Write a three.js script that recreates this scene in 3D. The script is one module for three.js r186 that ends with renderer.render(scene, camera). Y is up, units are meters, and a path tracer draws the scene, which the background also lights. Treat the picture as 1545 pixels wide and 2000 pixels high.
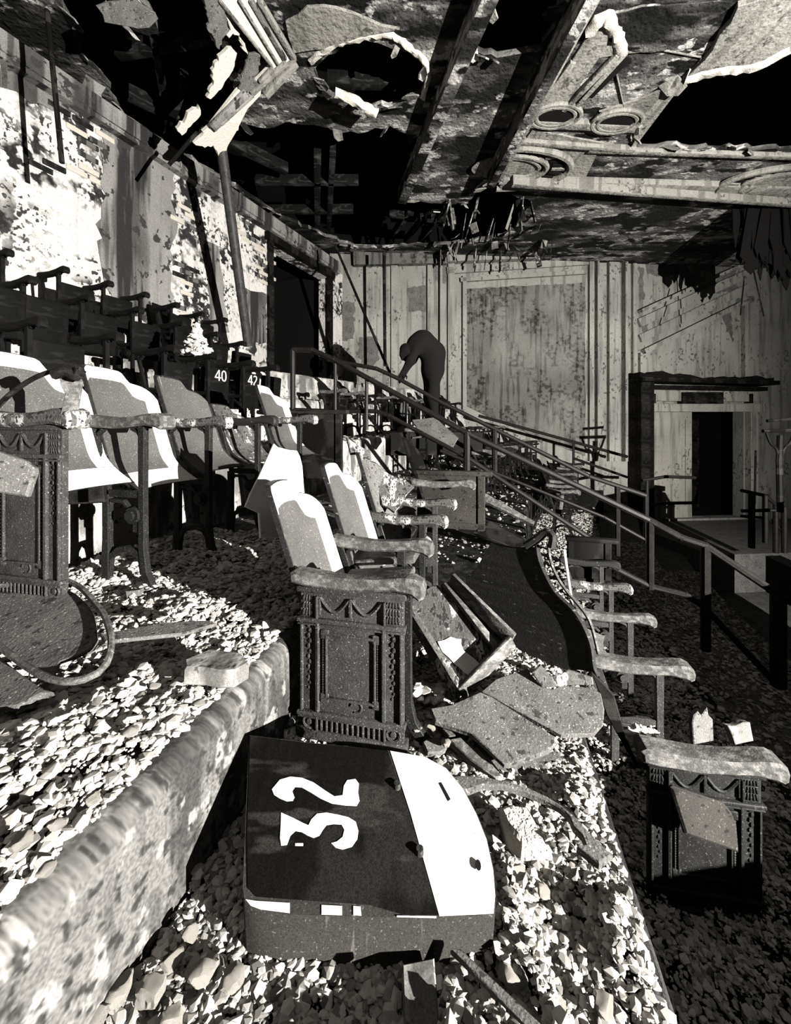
import * as THREE from 'three';
import { mergeGeometries, mergeVertices, toCreasedNormals } from 'three/addons/utils/BufferGeometryUtils.js';
import { RoundedBoxGeometry } from 'three/addons/geometries/RoundedBoxGeometry.js';
import { MarchingCubes } from 'three/addons/objects/MarchingCubes.js';
import { FontLoader } from 'three/addons/loaders/FontLoader.js';
import { TextGeometry } from 'three/addons/geometries/TextGeometry.js';

// ---------------------------------------------------------------- camera, light, exposure
const F = 780, CX = 772.5, CY = 825, EYE = 3;
const scene = new THREE.Scene();
scene.background = new THREE.Color(0x000000);
const camera = new THREE.PerspectiveCamera(2 * Math.atan(1000 / F) * 180 / Math.PI, 1545 / 2000, 0.05, 60);
camera.position.set(0, EYE, 0);
camera.setViewOffset(1545, 2000, 0, 1000 - CY, 1545, 2000);
camera.updateProjectionMatrix();
scene.add(camera);
const renderer = new THREE.WebGLRenderer({ antialias: true });
renderer.toneMapping = THREE.LinearToneMapping;
renderer.toneMappingExposure = 1.0;
renderer.shadowMap.enabled = true;
const LAMP = new THREE.Vector3(5.0, 3.3, 2.3);
const LAMP_AIM = new THREE.Vector3(-2.0, 3.6, -3.0);
const lampLight = new THREE.SpotLight(0xfffcf6, 1500, 0, 1.42, 0.4, 2);
lampLight.position.copy(LAMP); lampLight.target.position.copy(LAMP_AIM);
lampLight.castShadow = true; lampLight.shadow.mapSize.set(2048, 2048); lampLight.shadow.radius = 1;
lampLight.shadow.camera.near = 0.05;
scene.add(lampLight, lampLight.target);

// ---------------------------------------------------------------- helpers
let seed = 7;
const rnd = () => { seed = (seed * 1664525 + 1013904223) >>> 0; return seed / 4294967296; };
const rr = (a, b) => a + (b - a) * rnd();
const V = (x, y, z) => new THREE.Vector3(x, y, z);
const at = (px, py, d) => V((px - CX) / F * d, EYE - (py - CY) / F * d, -d);        // a point seen at a pixel, d metres deep
const onY = (px, py, y) => at(px, py, F * (EYE - y) / (py - CY));                    // the same, on a level plane
const counts = {};
function numbered(name) { const n = counts[name] = (counts[name] ?? -1) + 1; return n ? `${name}_${String(n).padStart(3, '0')}` : name; }
const hash = (x, y, s) => { let h = Math.imul(x, 374761393) + Math.imul(y, 668265263) + Math.imul(s, 1442695041) | 0; h = Math.imul(h ^ h >>> 13, 1274126177); return ((h ^ h >>> 16) >>> 0) / 4294967296; };
function vnoise(x, y, px, py, s) {
  const xi = Math.floor(x), yi = Math.floor(y); let fx = x - xi, fy = y - yi; fx *= fx * (3 - 2 * fx); fy *= fy * (3 - 2 * fy);
  const x0 = ((xi % px) + px) % px, y0 = ((yi % py) + py) % py, x1 = (x0 + 1) % px, y1 = (y0 + 1) % py;
  const a = hash(x0, y0, s), b = hash(x1, y0, s), c = hash(x0, y1, s), d = hash(x1, y1, s);
  return a + (b - a) * fx + (c - a + (a - b - c + d) * fx) * fy;
}
function fbm(u, v, px, py, oct, s) { let t = 0, a = .5, n = 0; for (let i = 0; i < oct; i++) { t += a * vnoise(u * px, v * py, px, py, s + i * 17); n += a; a *= .5; px *= 2; py *= 2; } return t / n; }
const sst = (a, b, x) => { const t = Math.min(1, Math.max(0, (x - a) / (b - a))); return t * t * (3 - 2 * t); };
const mix = (a, b, t) => a + (b - a) * t;
function tex(w, h, size, fn, srgb = true) {            // fn(u, v) -> linear grey (0..1); size in metres
  const d = new Uint8Array(w * h * 4);
  for (let y = 0; y < h; y++) for (let x = 0; x < w; x++) {
    let g = Math.min(1, Math.max(0, fn(x / w, y / h)));
    if (srgb) g = g < .0031308 ? g * 12.92 : 1.055 * Math.pow(g, 1 / 2.4) - .055;
    const i = (y * w + x) * 4, b = Math.round(g * 255); d[i] = b; d[i + 1] = srgb ? Math.round(b * .985) : b; d[i + 2] = srgb ? Math.round(b * .968) : b; d[i + 3] = 255;
  }
  const t = new THREE.DataTexture(d, w, h); t.wrapS = t.wrapT = THREE.RepeatWrapping; t.magFilter = THREE.LinearFilter; t.minFilter = THREE.LinearFilter;
  if (srgb) t.colorSpace = THREE.SRGBColorSpace;
  t.repeat.set(1 / size[0], 1 / size[1]); t.needsUpdate = true; return t;
}
const grain = (u, v, n, s) => hash(Math.floor(u * n), Math.floor(v * n), s);
function mat(o) { const m = new THREE.MeshPhysicalMaterial({ roughness: .85, metalness: 0, specularIntensity: .18, ...o }); m.color.multiplyScalar(o.emissive ? 1 : .66); return m; }

// ---------------------------------------------------------------- materials
const tx = {
  plaster: tex(1024, 1024, [2.6, 2.6], (u, v) => {
    const big = fbm(u, v, 3, 3, 5, 1), pit = fbm(u, v, 22, 22, 4, 2), st = fbm(u, v, 30, 2, 4, 3), blot = fbm(u, v, 7, 6, 5, 4);
    let g = .5 - .1 * sst(.45, .7, big) - .08 * sst(.5, .75, st);
    g = mix(g, .02, sst(.53, .63, pit) * sst(.40, .56, big));
    g = mix(g, .015, sst(.54, .64, blot) * sst(.40, .54, fbm(u, v, 40, 40, 3, 5)));
    g = mix(g, .03, sst(.60, .66, fbm(u, v, 70, 60, 3, 6)) * sst(.42, .6, fbm(u, v, 5, 5, 4, 7)));
    return g * (.82 + .36 * grain(u, v, 512, 9));
  }),
  greyplaster: tex(1024, 1024, [2.2, 2.6], (u, v) => {
    const st = fbm(u, v, 26, 2, 4, 31), st2 = fbm(u, v, 9, 1, 3, 32), big = fbm(u, v, 4, 4, 5, 33), pit = fbm(u, v, 24, 24, 4, 34);
    let g = .17 + .14 * (big - .4) - .10 * sst(.5, .7, st) - .10 * sst(.55, .7, st2);
    g = mix(g, .03, sst(.66, .70, pit));
    return Math.max(.02, g) * (.7 + .6 * grain(u, v, 512, 8));
  }),
  farwall: tex(1024, 1024, [3, 3], (u, v) => {
    const st = fbm(u, v, 40, 3, 4, 41), big = fbm(u, v, 4, 4, 5, 42), pit = fbm(u, v, 60, 44, 4, 43);
    let g = .40 + .26 * (big - .5) - .14 * sst(.5, .72, st);
    g = mix(g, .05, sst(.60, .72, pit) * sst(.48, .62, fbm(u, v, 7, 7, 4, 45)) * .8);
    return Math.max(.04, g) * (.72 + .56 * grain(u, v, 512, 44));
  }),
  farpanel: tex(1024, 1024, [3.2, 3.2], (u, v) => {
    const big = fbm(u, v, 4, 4, 5, 51), pit = fbm(u, v, 46, 50, 5, 52), st = fbm(u, v, 50, 5, 3, 53);
    let g = .20 + .24 * (big - .5) - .08 * sst(.5, .7, st) - .10 * sst(.45, .68, pit) * sst(.38, .55, fbm(u, v, 6, 6, 4, 55));
    return Math.max(.03, g) * (.66 + .68 * grain(u, v, 512, 54));
  }),
  ceiling: tex(2048, 2048, [5.2, 5.2], (u, v) => {
    const st = fbm(u, v, 4, 18, 6, 61), big = fbm(u, v, 5, 6, 6, 62), fl = fbm(u, v, 40, 64, 4, 63), mid = fbm(u, v, 16, 34, 5, 66);
    let g = mix(.008, .13, sst(.40, .66, st * .4 + big * .3 + mid * .3));
    g = mix(g, .34, sst(.58, .68, fl) * sst(.44, .6, big)); g = mix(g, .3, sst(.60, .66, mid) * sst(.5, .6, st));
    g = mix(g, .004, sst(.54, .64, fbm(u, v, 14, 30, 5, 64)));
    return g * (.6 + .8 * grain(u, v, 1024, 65));
  }),
  concrete: tex(1024, 1024, [1.1, 1.1], (u, v) => {
    const big = fbm(u, v, 4, 3, 5, 71), st = fbm(u, v, 22, 4, 4, 72), pit = fbm(u, v, 40, 40, 3, 73);
    let g = mix(.40, .10, sst(.44, .62, big * .62 + st * .38));
    g = mix(g, .08, sst(.7, .74, pit));
    return g * (.74 + .52 * grain(u, v, 512, 74));
  }),
  gapshade_brick: tex(512, 512, [.6, .6], (u, v) => (.006 + .02 * sst(.45, .7, fbm(u, v, 12, 12, 4, 81))) * (.5 + grain(u, v, 256, 82))),  // shade of the rubble gaps put into the colour; also tones dark bricks
  wood: tex(512, 512, [.5, .5], (u, v) => {
    const g1 = fbm(u, v, 3, 40, 4, 91), sc = fbm(u, v, 16, 60, 4, 92), d = fbm(u, v, 14, 14, 4, 93);
    let g = .008 + .014 * g1; g = mix(g, .2, sst(.70, .76, sc) * sst(.45, .65, d) * .6);
    return g * (.6 + .8 * grain(u, v, 256, 94));
  }),
  dustywood: tex(512, 512, [.45, .45], (u, v) => {
    const g1 = fbm(u, v, 4, 34, 4, 101), d = fbm(u, v, 26, 40, 5, 102), e = fbm(u, v, 6, 6, 4, 104);
    let g = .03 + .05 * g1; g = mix(g, .22, sst(.40, .75, d * .6 + e * .4) * .65);
    return g * (.6 + .8 * grain(u, v, 256, 103));
  }),
  iron: tex(512, 512, [.4, .4], (u, v) => {
    const d = fbm(u, v, 10, 10, 5, 111); let g = .005 + .009 * d; g = mix(g, .1, sst(.70, .8, fbm(u, v, 100, 100, 3, 112)) * .6);
    return g * (.5 + grain(u, v, 300, 113));
  }),
  rustiron: tex(512, 512, [.4, .4], (u, v) => {
    const d = fbm(u, v, 10, 10, 5, 121); let g = .013 + .03 * d; g = mix(g, .3, sst(.72, .84, fbm(u, v, 120, 120, 3, 122)) * .7);
    return g * (.5 + grain(u, v, 300, 123));
  }),
  grey: tex(512, 512, [.5, .5], (u, v) => {
    const d = fbm(u, v, 4, 4, 4, 131), sp = fbm(u, v, 110, 110, 2, 132), run = fbm(u, v, 30, 2, 3, 133);
    let g = .06 + .03 * (d - .5); g = mix(g, .3, sst(.78, .86, sp) * .6); g = mix(g, .3, sst(.74, .8, run) * .4);
    return g * (.55 + .9 * grain(u, v, 360, 134));
  }),
  white: tex(512, 512, [.6, .6], (u, v) => { const p = fbm(u, v, 34, 34, 3, 141); return mix(.62, .3, sst(.8, .86, p)) * (.92 + .12 * grain(u, v, 256, 142)); }),
  board: tex(512, 512, [.5, .5], (u, v) => {
    const d = fbm(u, v, 5, 5, 5, 151), sp = fbm(u, v, 120, 120, 2, 152), pk = fbm(u, v, 30, 30, 3, 153);
    let g = .085 + .07 * (d - .5); g = mix(g, .35, sst(.76, .84, sp)); g = mix(g, .03, sst(.70, .74, pk));
    return g * (.6 + .8 * grain(u, v, 360, 154));
  }),
  flaky: tex(512, 512, [.5, .5], (u, v) => {
    const d = fbm(u, v, 12, 9, 6, 161), e = fbm(u, v, 46, 34, 5, 162);
    let g = .03 + .08 * e; g = mix(g, .42, sst(.53, .64, d * .7 + e * .3)); g = mix(g, .02, sst(.58, .66, e));
    return g * (.6 + .8 * grain(u, v, 300, 163));
  }),
  blackwood: tex(512, 512, [.6, .6], (u, v) => {
    const d = fbm(u, v, 5, 4, 5, 171), g1 = fbm(u, v, 40, 5, 4, 172), sm = fbm(u, v, 3, 12, 4, 173);
    let g = .004 + .005 * g1; g = mix(g, .03, sst(.55, .72, d) * .7); g = mix(g, .06, sst(.66, .75, sm) * .6);
    return g * (.5 + grain(u, v, 300, 174));
  }),
};
const bumpT = tex(512, 512, [1.2, 1.2], (u, v) => .5 * fbm(u, v, 10, 10, 5, 201) + .5 * fbm(u, v, 40, 40, 3, 202), false);
const bumpF = tex(512, 512, [.25, .25], (u, v) => .5 * fbm(u, v, 12, 12, 4, 211) + .5 * fbm(u, v, 50, 50, 2, 212), false);
const M = {
  plaster: mat({ map: tx.plaster, bumpMap: bumpT, bumpScale: .03 }),
  greyplaster: mat({ map: tx.greyplaster, bumpMap: bumpT, bumpScale: .012 }),
  farwall: mat({ map: tx.farwall, color: 0xc4c6c2, bumpMap: bumpT, bumpScale: .01 }),
  farpanel: mat({ map: tx.farpanel, color: 0xc8cac6, bumpMap: bumpT, bumpScale: .015 }),
  ceiling: mat({ map: tx.ceiling, bumpMap: bumpT, bumpScale: .03 }),
  ceilpale: mat({ map: tx.farwall, bumpMap: bumpT, bumpScale: .02, color: 0xc0c0bc }),
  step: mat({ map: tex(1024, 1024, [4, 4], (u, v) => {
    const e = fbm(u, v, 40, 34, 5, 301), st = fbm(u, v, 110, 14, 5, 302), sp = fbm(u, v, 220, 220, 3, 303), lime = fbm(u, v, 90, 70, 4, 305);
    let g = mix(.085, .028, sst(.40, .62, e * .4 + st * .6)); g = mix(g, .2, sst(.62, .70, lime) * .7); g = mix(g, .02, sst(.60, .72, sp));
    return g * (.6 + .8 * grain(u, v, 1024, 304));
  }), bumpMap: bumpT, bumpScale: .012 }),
  concrete: mat({ map: tx.concrete, bumpMap: bumpT, bumpScale: .012 }),
  gapshade_brick: mat({ map: tx.gapshade_brick, bumpMap: bumpF, bumpScale: .01 }),
  tarred: mat({ map: tx.blackwood, color: 0x6a6868, roughness: .8 }),
  darkboard: mat({ map: tx.board, color: 0x8c8884 }),
  nearblack: mat({ color: 0x0b0a0a, roughness: .95 }),
  joist: mat({ map: tx.blackwood, roughness: .9, specularIntensity: .05 }),
  wood: mat({ map: tx.wood, roughness: .55, bumpMap: bumpF, bumpScale: .001 }),
  dusty: mat({ map: tx.dustywood, roughness: .7, bumpMap: bumpF, bumpScale: .0015 }),
  iron: mat({ map: tx.iron, roughness: .6, bumpMap: bumpF, bumpScale: .0015 }),
  rust: mat({ map: tx.rustiron, roughness: .6, bumpMap: bumpF, bumpScale: .002 }),
  grey: mat({ map: tx.grey, roughness: .6 }),
  white: mat({ map: tx.white, roughness: .7 }),
  board: mat({ map: tx.board, roughness: .9, bumpMap: bumpF, bumpScale: .002 }),
  flaky: mat({ map: tx.flaky, roughness: .9, bumpMap: bumpF, bumpScale: .002 }),
  black: mat({ map: tx.blackwood, color: 0xb8b4b0, roughness: .6, specularIntensity: .1 }),
  plasterbit: mat({ map: tx.white, color: 0xe2e0da, bumpMap: bumpF, bumpScale: .006 }),
  chip: mat({ map: tx.white, color: 0xffffff, roughness: .95 }),
  pole: mat({ map: tx.rustiron, color: 0xffffff, roughness: .5 }),
  door: mat({ map: tx.farwall, color: 0xd4d4ce }),
  cloth: mat({ color: 0x131211, roughness: 1 }),
  skin: mat({ color: 0x4a4540, roughness: .9 }),
};
// ---------------------------------------------------------------- geometry helpers
function boxUV(g) {                                     // metres, by the face's main direction
  g.computeVertexNormals();
  const p = g.attributes.position, n = g.attributes.normal, uv = new Float32Array(p.count * 2);
  for (let i = 0; i < p.count; i += 3) {
    let ax = 0, ay = 0, az = 0; for (let k = 0; k < 3; k++) { ax += n.getX(i + k); ay += n.getY(i + k); az += n.getZ(i + k); }
    ax = Math.abs(ax); ay = Math.abs(ay); az = Math.abs(az);
    for (let k = 0; k < 3; k++) { const j = i + k, x = p.getX(j), y = p.getY(j), z = p.getZ(j); uv[2 * j] = ax > ay && ax > az ? z : x; uv[2 * j + 1] = ay >= ax && ay > az ? z : y; }
  }
  g.setAttribute('uv', new THREE.BufferAttribute(uv, 2)); return g;
}
function prep(g) { g = g.index ? g.toNonIndexed() : g; for (const k of Object.keys(g.attributes)) if (k !== 'position') g.deleteAttribute(k); g.morphAttributes = {}; return g; }
function join(list, crease = .6) {
  if (!Array.isArray(list)) list = [list]; let g = mergeGeometries(list.map(prep)); g = crease ? toCreasedNormals(g, crease) : (g.computeVertexNormals(), g);
  const n = g.attributes.normal.clone(); g = boxUV(g); g.setAttribute('normal', n); return g;
}
function mesh(name, list, m, parent, crease) {
  const o = new THREE.Mesh(join(Array.isArray(list) ? list : [list], crease), m); o.castShadow = o.receiveShadow = true;
  o.name = parent ? name : numbered(name); (parent || scene).add(o); return o;
}
function thing(name, label, category, pos = [0, 0, 0], turn = 0, group) {
  const o = new THREE.Group(); o.name = numbered(name); o.position.set(...pos); o.rotation.y = turn; o.userData = { label, category }; if (group) o.userData.group = group; scene.add(o); return o;
}
function tag(o, label, category, group, kind) { o.userData = { label, category }; if (group) o.userData.group = group; if (kind) o.userData.kind = kind; return o; }
function struct(name, list, m, parent, crease) { const o = mesh(name, list, m, parent, crease); if (!parent) { o.name = name; o.userData.kind = 'structure'; } return o; }
const box = (w, h, d, x, y, z, rx = 0, ry = 0, rz = 0) => new THREE.BoxGeometry(w, h, d).applyMatrix4(new THREE.Matrix4().compose(V(x, y, z), new THREE.Quaternion().setFromEuler(new THREE.Euler(rx, ry, rz)), V(1, 1, 1)));
const rbox = (w, h, d, r, x, y, z, rx = 0, ry = 0, rz = 0) => new RoundedBoxGeometry(w, h, d, 2, r).applyMatrix4(new THREE.Matrix4().compose(V(x, y, z), new THREE.Quaternion().setFromEuler(new THREE.Euler(rx, ry, rz)), V(1, 1, 1)));
function beam(a, b, w, h, r = .004) {                    // a chamfered bar from a to b
  const d = b.clone().sub(a), L = d.length(), g = new RoundedBoxGeometry(w, h, L, 1, Math.min(r, w / 3, h / 3));
  const m = new THREE.Matrix4().lookAt(b, a, Math.abs(d.y) / L > .95 ? V(1, 0, 0) : V(0, 1, 0)); m.setPosition(a.clone().add(b).multiplyScalar(.5)); return g.applyMatrix4(m);
}
function tube(pts, r, seg = 6, rad = 8, tension = .5) { return new THREE.TubeGeometry(new THREE.CatmullRomCurve3(pts, false, 'catmullrom', tension), Math.max(2, (pts.length - 1) * seg), r, rad, false); }
function pipe(pts, r, rad = 8) { const l = []; for (let i = 1; i < pts.length; i++) { const d = pts[i].clone().sub(pts[i - 1]), g = new THREE.CylinderGeometry(r, r, d.length(), rad); g.applyQuaternion(new THREE.Quaternion().setFromUnitVectors(V(0, 1, 0), d.clone().normalize())); g.translate(...pts[i].clone().add(pts[i - 1]).multiplyScalar(.5).toArray()); l.push(g); if (i < pts.length - 1) l.push(new THREE.SphereGeometry(r * 1.08, rad, 6).translate(...pts[i].toArray())); } return l; }
function strip(pts, w, t, x3 = 0) {                      // flat bar along a line of [x, y] points, w wide in the plane, t thick in z
  const n = pts.length, L = [], R = [];
  for (let i = 0; i < n; i++) {
    const a = pts[Math.max(0, i - 1)], b = pts[Math.min(n - 1, i + 1)], dx = b[0] - a[0], dy = b[1] - a[1], l = Math.hypot(dx, dy) || 1, ww = (Array.isArray(w) ? w[i] : w) / 2;
    L.push([pts[i][0] - dy / l * ww, pts[i][1] + dx / l * ww]); R.push([pts[i][0] + dy / l * ww, pts[i][1] - dx / l * ww]);
  }
  return extr([...L, ...R.reverse()], t, .002).translate(0, 0, x3 - t / 2);
}
function extr(poly, depth, bevel = 0, holes = []) {
  const s = new THREE.Shape(poly.map(p => new THREE.Vector2(p[0], p[1])));
  for (const h of holes) s.holes.push(new THREE.Path(h.map(p => new THREE.Vector2(p[0], p[1]))));
  return new THREE.ExtrudeGeometry(s, { depth: bevel ? Math.max(.0005, depth - 2 * bevel) : depth, bevelEnabled: bevel > 0, bevelThickness: bevel, bevelSize: bevel, bevelOffset: -bevel, bevelSegments: 1, curveSegments: 4 }).translate(0, 0, bevel);
}
function slab(pts, normal, thick, bevel = .003, hole) {       // a board from an outline of 3D points lying near one plane, thick behind it
  const n = normal.clone().normalize(), c = pts.reduce((a, p) => a.add(p), V(0, 0, 0)).multiplyScalar(1 / pts.length);
  const u = pts[1].clone().sub(pts[0]); u.addScaledVector(n, -u.dot(n)).normalize(); const v = n.clone().cross(u);
  const f = p => { const q = p.clone().sub(c); return [q.dot(u), q.dot(v)]; };
  let P = pts.map(f); let area = 0; P.forEach((p, i) => { const q = P[(i + 1) % P.length]; area += p[0] * q[1] - q[0] * p[1]; }); if (area < 0) P.reverse();
  const g = extr(P, thick, bevel, hole ? [hole.map(f)] : []).translate(0, 0, -thick);
  return g.applyMatrix4(new THREE.Matrix4().makeBasis(u, v, n).setPosition(c));
}
function planeAt(px, py, n, p0) {                          // the point of the plane (n, p0) seen at a pixel
  const d = V((px - CX) / F, -(py - CY) / F, -1), e = V(0, EYE, 0); const t = n.dot(p0.clone().sub(e)) / n.dot(d); return e.addScaledVector(d, t);
}
function normalOf(a, b, c) { const n = b.clone().sub(a).cross(c.clone().sub(a)).normalize(); return n; }
function rough(poly, step, amp, s) {                       // break straight edges of an outline
  const o = []; poly.forEach((p, i) => { const q = poly[(i + 1) % poly.length], l = Math.hypot(q[0] - p[0], q[1] - p[1]), k = Math.max(1, Math.round(l / step)); for (let j = 0; j < k; j++) { const t = j / k, e = j ? amp : amp * .4; o.push([mix(p[0], q[0], t) + (hash(i, j, s) - .5) * 2 * e, mix(p[1], q[1], t) + (hash(i, j, s + 5) - .5) * 2 * e]); } }); return o;
}
function lump(r, s, flat = .6, detail = 0) {                // an irregular chip of plaster
  const g = mergeVertices(prep(new THREE.IcosahedronGeometry(r, detail))), p = g.attributes.position;
  for (let i = 0; i < p.count; i++) { const k = .62 + .7 * hash(i, 3, s); p.setXYZ(i, p.getX(i) * k * (.8 + .6 * hash(1, 1, s)), p.getY(i) * k * flat, p.getZ(i) * k); }
  return g.toNonIndexed();
}

// ---------------------------------------------------------------- the room
const CEIL = 7.05, WX = -5.5, WS = .44, WA = Math.atan(WS), CORNER = 9.6, FA = 5 * Math.PI / 180;
const wallX = z => WX + WS * z;
const bend = z => .03 * Math.max(0, z - 2.5) ** 2;
const TIERS = [                                        // name of the row, nose line x = a + b z, floor height
  { a: -4.4, b: .40, y: 3.75 }, { a: -3.4, b: .355, y: 3.31 }, { a: -2.2, b: .30, y: 2.785 }, { a: -.698, b: .244, y: 2.25 },
  { a: .36, b: .22, y: 1.93 }, { a: 1.5, b: .20, y: 1.28 }, { a: 2.6, b: .18, y: .75 }, { a: 3.7, b: .16, y: .22 }, { a: 6.3, b: .1, y: -.3 }];
const nose = (k, z) => TIERS[k].a + TIERS[k].b * z + bend(z);
const farZ = x => CORNER + (x + 1.276) * Math.tan(FA);
{
  // back wall, a strip along s with a doorway
  const c = Math.cos(WA), s0 = -3 / c, s1 = CORNER / c + .2, d0 = 7.25 / c, d1 = 9.1 / c;
  const wall = struct('wall_back', extr([[s0, -1], [s1, -1], [s1, 6.55], [s0, 6.55]], .3, 0, [[[d0, 3.6], [d0, 6.3], [d1, 6.3], [d1, 3.6]]]).translate(0, 0, -.3), M.plaster);
  wall.position.set(WX, 0, 0); wall.rotation.y = Math.PI / 2 - WA;
  const sOf = px => { const r = (px - CX) / F; return WX / (r - WS) / c; }, yOf = (px, py) => { const r = (px - CX) / F, z = WX / (r - WS); return EYE - (py - CY) / F * z; };
  const W = (px, py) => [sOf(px), yOf(px, py)];
  // the intact grey coat of plaster in the middle of the wall, standing a little proud of the stripped wall; the narrow strip is painted pole shadow
  mesh('plaster_coat_pole_shadow', extr(rough([[205, 240], [250, 265], [300, 300], [345, 330], [335, 380], [345, 440], [330, 520], [335, 600], [300, 640], [215, 600], [200, 520], [190, 440], [205, 380], [197, 310]].map(p => W(...p)), .12, .05, 3), .012, .002), M.greyplaster, wall);
  mesh('plaster_coat_pole_shadow', extr(rough([[400, 470], [425, 480], [435, 560], [447, 650], [412, 650], [405, 560]].map(p => W(...p)), .12, .02, 4), .01, .002), M.greyplaster, wall);  // cast shadow of the leaning pole, put in as a grey strip
  mesh('plaster_coat_pole_shadow', extr(rough([[2, 110], [60, 150], [150, 200], [170, 150], [205, 170], [200, 235], [120, 210], [60, 205], [2, 170]].map(p => W(...p)), .12, .05, 5), .012, .002), M.greyplaster, wall);
  mesh('plaster_coat_pole_shadow', extr(rough([[470, 560], [520, 575], [520, 670], [490, 670], [480, 620]].map(p => W(...p)), .12, .03, 6), .01, .002), M.greyplaster, wall);
  // bricks laid bare
  const B = [0, 1, 2].map(i => join(rbox(.21, .06, .05, .008, 0, 0, -.004)));
  const bm = [mat({ map: tx.white, color: 0xd8d4cc }), mat({ map: tx.greyplaster, color: 0xffffff }), mat({ map: tx.gapshade_brick, color: 0xffffff })];
  for (const [px, py, w, h] of [[115, 175, 95, 120], [150, 250, 50, 110], [350, 500, 34, 130], [345, 390, 40, 60], [495, 470, 38, 90], [80, 300, 70, 60], [460, 420, 40, 60]]) {
    const [s, y] = W(px, py), [s2, y2] = W(px + w, py + h);
    for (let yy = Math.min(y, y2), row = 0; yy < Math.max(y, y2); yy += .075, row++) for (let ss = s + (row % 2) * .115; ss < s2; ss += .23) {
      if (rnd() < .45) continue; const o = new THREE.Mesh(B[0], bm[rnd() < .5 ? 0 : rnd() < .5 ? 1 : 2]); o.name = 'brick'; o.castShadow = o.receiveShadow = true; o.position.set(ss, yy, rr(-.012, .006)); o.rotation.z = rr(-.02, .02); wall.add(o);
    }
  }
  mesh('ledge', [box(s1 - s0 - 1, .2, .16, (s0 + s1) / 2, 6.6, .06), box(s1 - s0 - 1, .07, .16, (s0 + s1) / 2, 6.48, .04)], M.greyplaster, wall);
  mesh('door_trim', [box(.12, 2.7, .08, d0 + .02, 4.95, .02), box(.12, 2.7, .08, d1 - .02, 4.95, .02), box(d1 - d0 + .2, .14, .1, (d0 + d1) / 2, 6.36, .03)], M.black, wall);
  struct('wall_corridor', [box(3.4, 3.2, .1, 8.3 / c, 5, -1.8), box(.1, 3.2, 1.7, d0 - .3, 5, -1), box(.1, 3.2, 1.7, d1 + .25, 5, -1), box(3.4, .1, 1.7, 8.3 / c, 6.55, -1), box(3.4, .1, 1.7, 8.3 / c, 3.55, -1)], M.nearblack, wall);

  // far wall
  const fz = farZ, FL = 14;
  const fw = (px, py) => { const r = (px - CX) / F, z = (CORNER + 1.276 * Math.tan(FA)) / (1 - Math.tan(FA) * r), X = r * z; return [(X + 1.276) / Math.cos(FA), EYE - (py - CY) / F * z]; };
  const [ox0, oyt] = fw(1360, 803), [ox1] = fw(1452, 803), oyb = fw(1400, 1012)[1], ol = fw(1262, 803)[0];
  const far = struct('wall_far', extr([[-.3, -3], [FL, -3], [FL, 7.3], [-.3, 7.3]], .3, 0, [[[ol, oyb], [ol, oyt], [ox1, oyt], [ox1, oyb]]]).translate(0, 0, -.3), M.farwall);
  far.position.set(-1.276, 0, -CORNER); far.rotation.y = FA;
  const bar = (a, b, w, t, m = M.farwall, name = 'moulding') => { const p = fw(...a), q = fw(...b); return mesh(name, strip([p, q], w, t, t / 2), m, far); };
  mesh('wall_panel', extr(rough([[905, 565], [1142, 552], [1142, 890], [1000, 835], [905, 790]].map(p => fw(...p)), .3, .02, 8), .03, .004), M.farpanel, far);
  for (const e of [0, 1]) { const k = e * 26; bar([872 + k, 530 + k * .7], [1150 - k * .3, 512 + k * .8], .16 - e * .06, .07 + e * .02); bar([880 + k, 515 + k], [880 + k, 800], .16 - e * .06, .07 + e * .02); }
  for (const [x, w, t] of [[1152, .12, .1], [1163, .05, .14], [1195, .28, .12], [1216, .07, .17], [1236, .1, .09]]) bar([x, 505], [x, 900], w, t, M.farwall, 'pilaster');
  for (const [x, w, t] of [[770, .16, .06], [840, .16, .08], [860, .06, .12]]) bar([x, 520], [x, 830], w, t, M.farwall, 'pilaster');
  bar([870, 505], [1470, 482], .3, .2, M.farwall, 'cornice'); bar([870, 492], [1500, 468], .14, .34, M.farwall, 'cornice');
  bar([690, 508], [870, 505], .34, .16, M.farpanel, 'cornice');
  bar([1252, 688], [1462, 585], .12, .16); bar([1248, 662], [1460, 562], .2, .07); bar([1245, 632], [1458, 535], .22, .1); bar([1245, 610], [1455, 515], .08, .2); bar([1248, 690], [1248, 735], .06, .1); bar([1450, 590], [1450, 742], .09, .12); bar([1437, 590], [1462, 588], .12, .16);
  // patches where the plaster has gone dark, and one recess painted dark
  const dark = (pts, s) => mesh('bare_recess_patch', extr(rough(pts.map(p => fw(...p)), .08, .035, s), .008, .001), M.board, far);
  dark([[1342, 486], [1390, 484], [1400, 505], [1438, 518], [1435, 545], [1448, 570], [1395, 572], [1400, 540], [1360, 520]], 11);
  dark([[1260, 515], [1300, 512], [1335, 508], [1355, 540], [1345, 560], [1325, 535], [1290, 540], [1265, 535]], 12);
  dark([[1247, 520], [1256, 522], [1258, 585], [1250, 590]], 13); dark([[795, 562], [845, 558], [845, 605], [800, 610]], 14);  // second patch is a recess, its shade painted as a dark sheet
  dark([[1408, 615], [1428, 610], [1432, 668], [1420, 640]], 15); dark([[845, 515], [880, 512], [868, 555], [850, 545]], 16); dark([[662, 590], [692, 590], [692, 662], [664, 666]], 17);
  dark([[700, 660], [735, 655], [742, 700], [720, 720], [700, 700]], 18); dark([[975, 562], [1005, 556], [1002, 580], [985, 590]], 19); dark([[1253, 625], [1265, 628], [1266, 650], [1255, 648]], 20);
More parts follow.
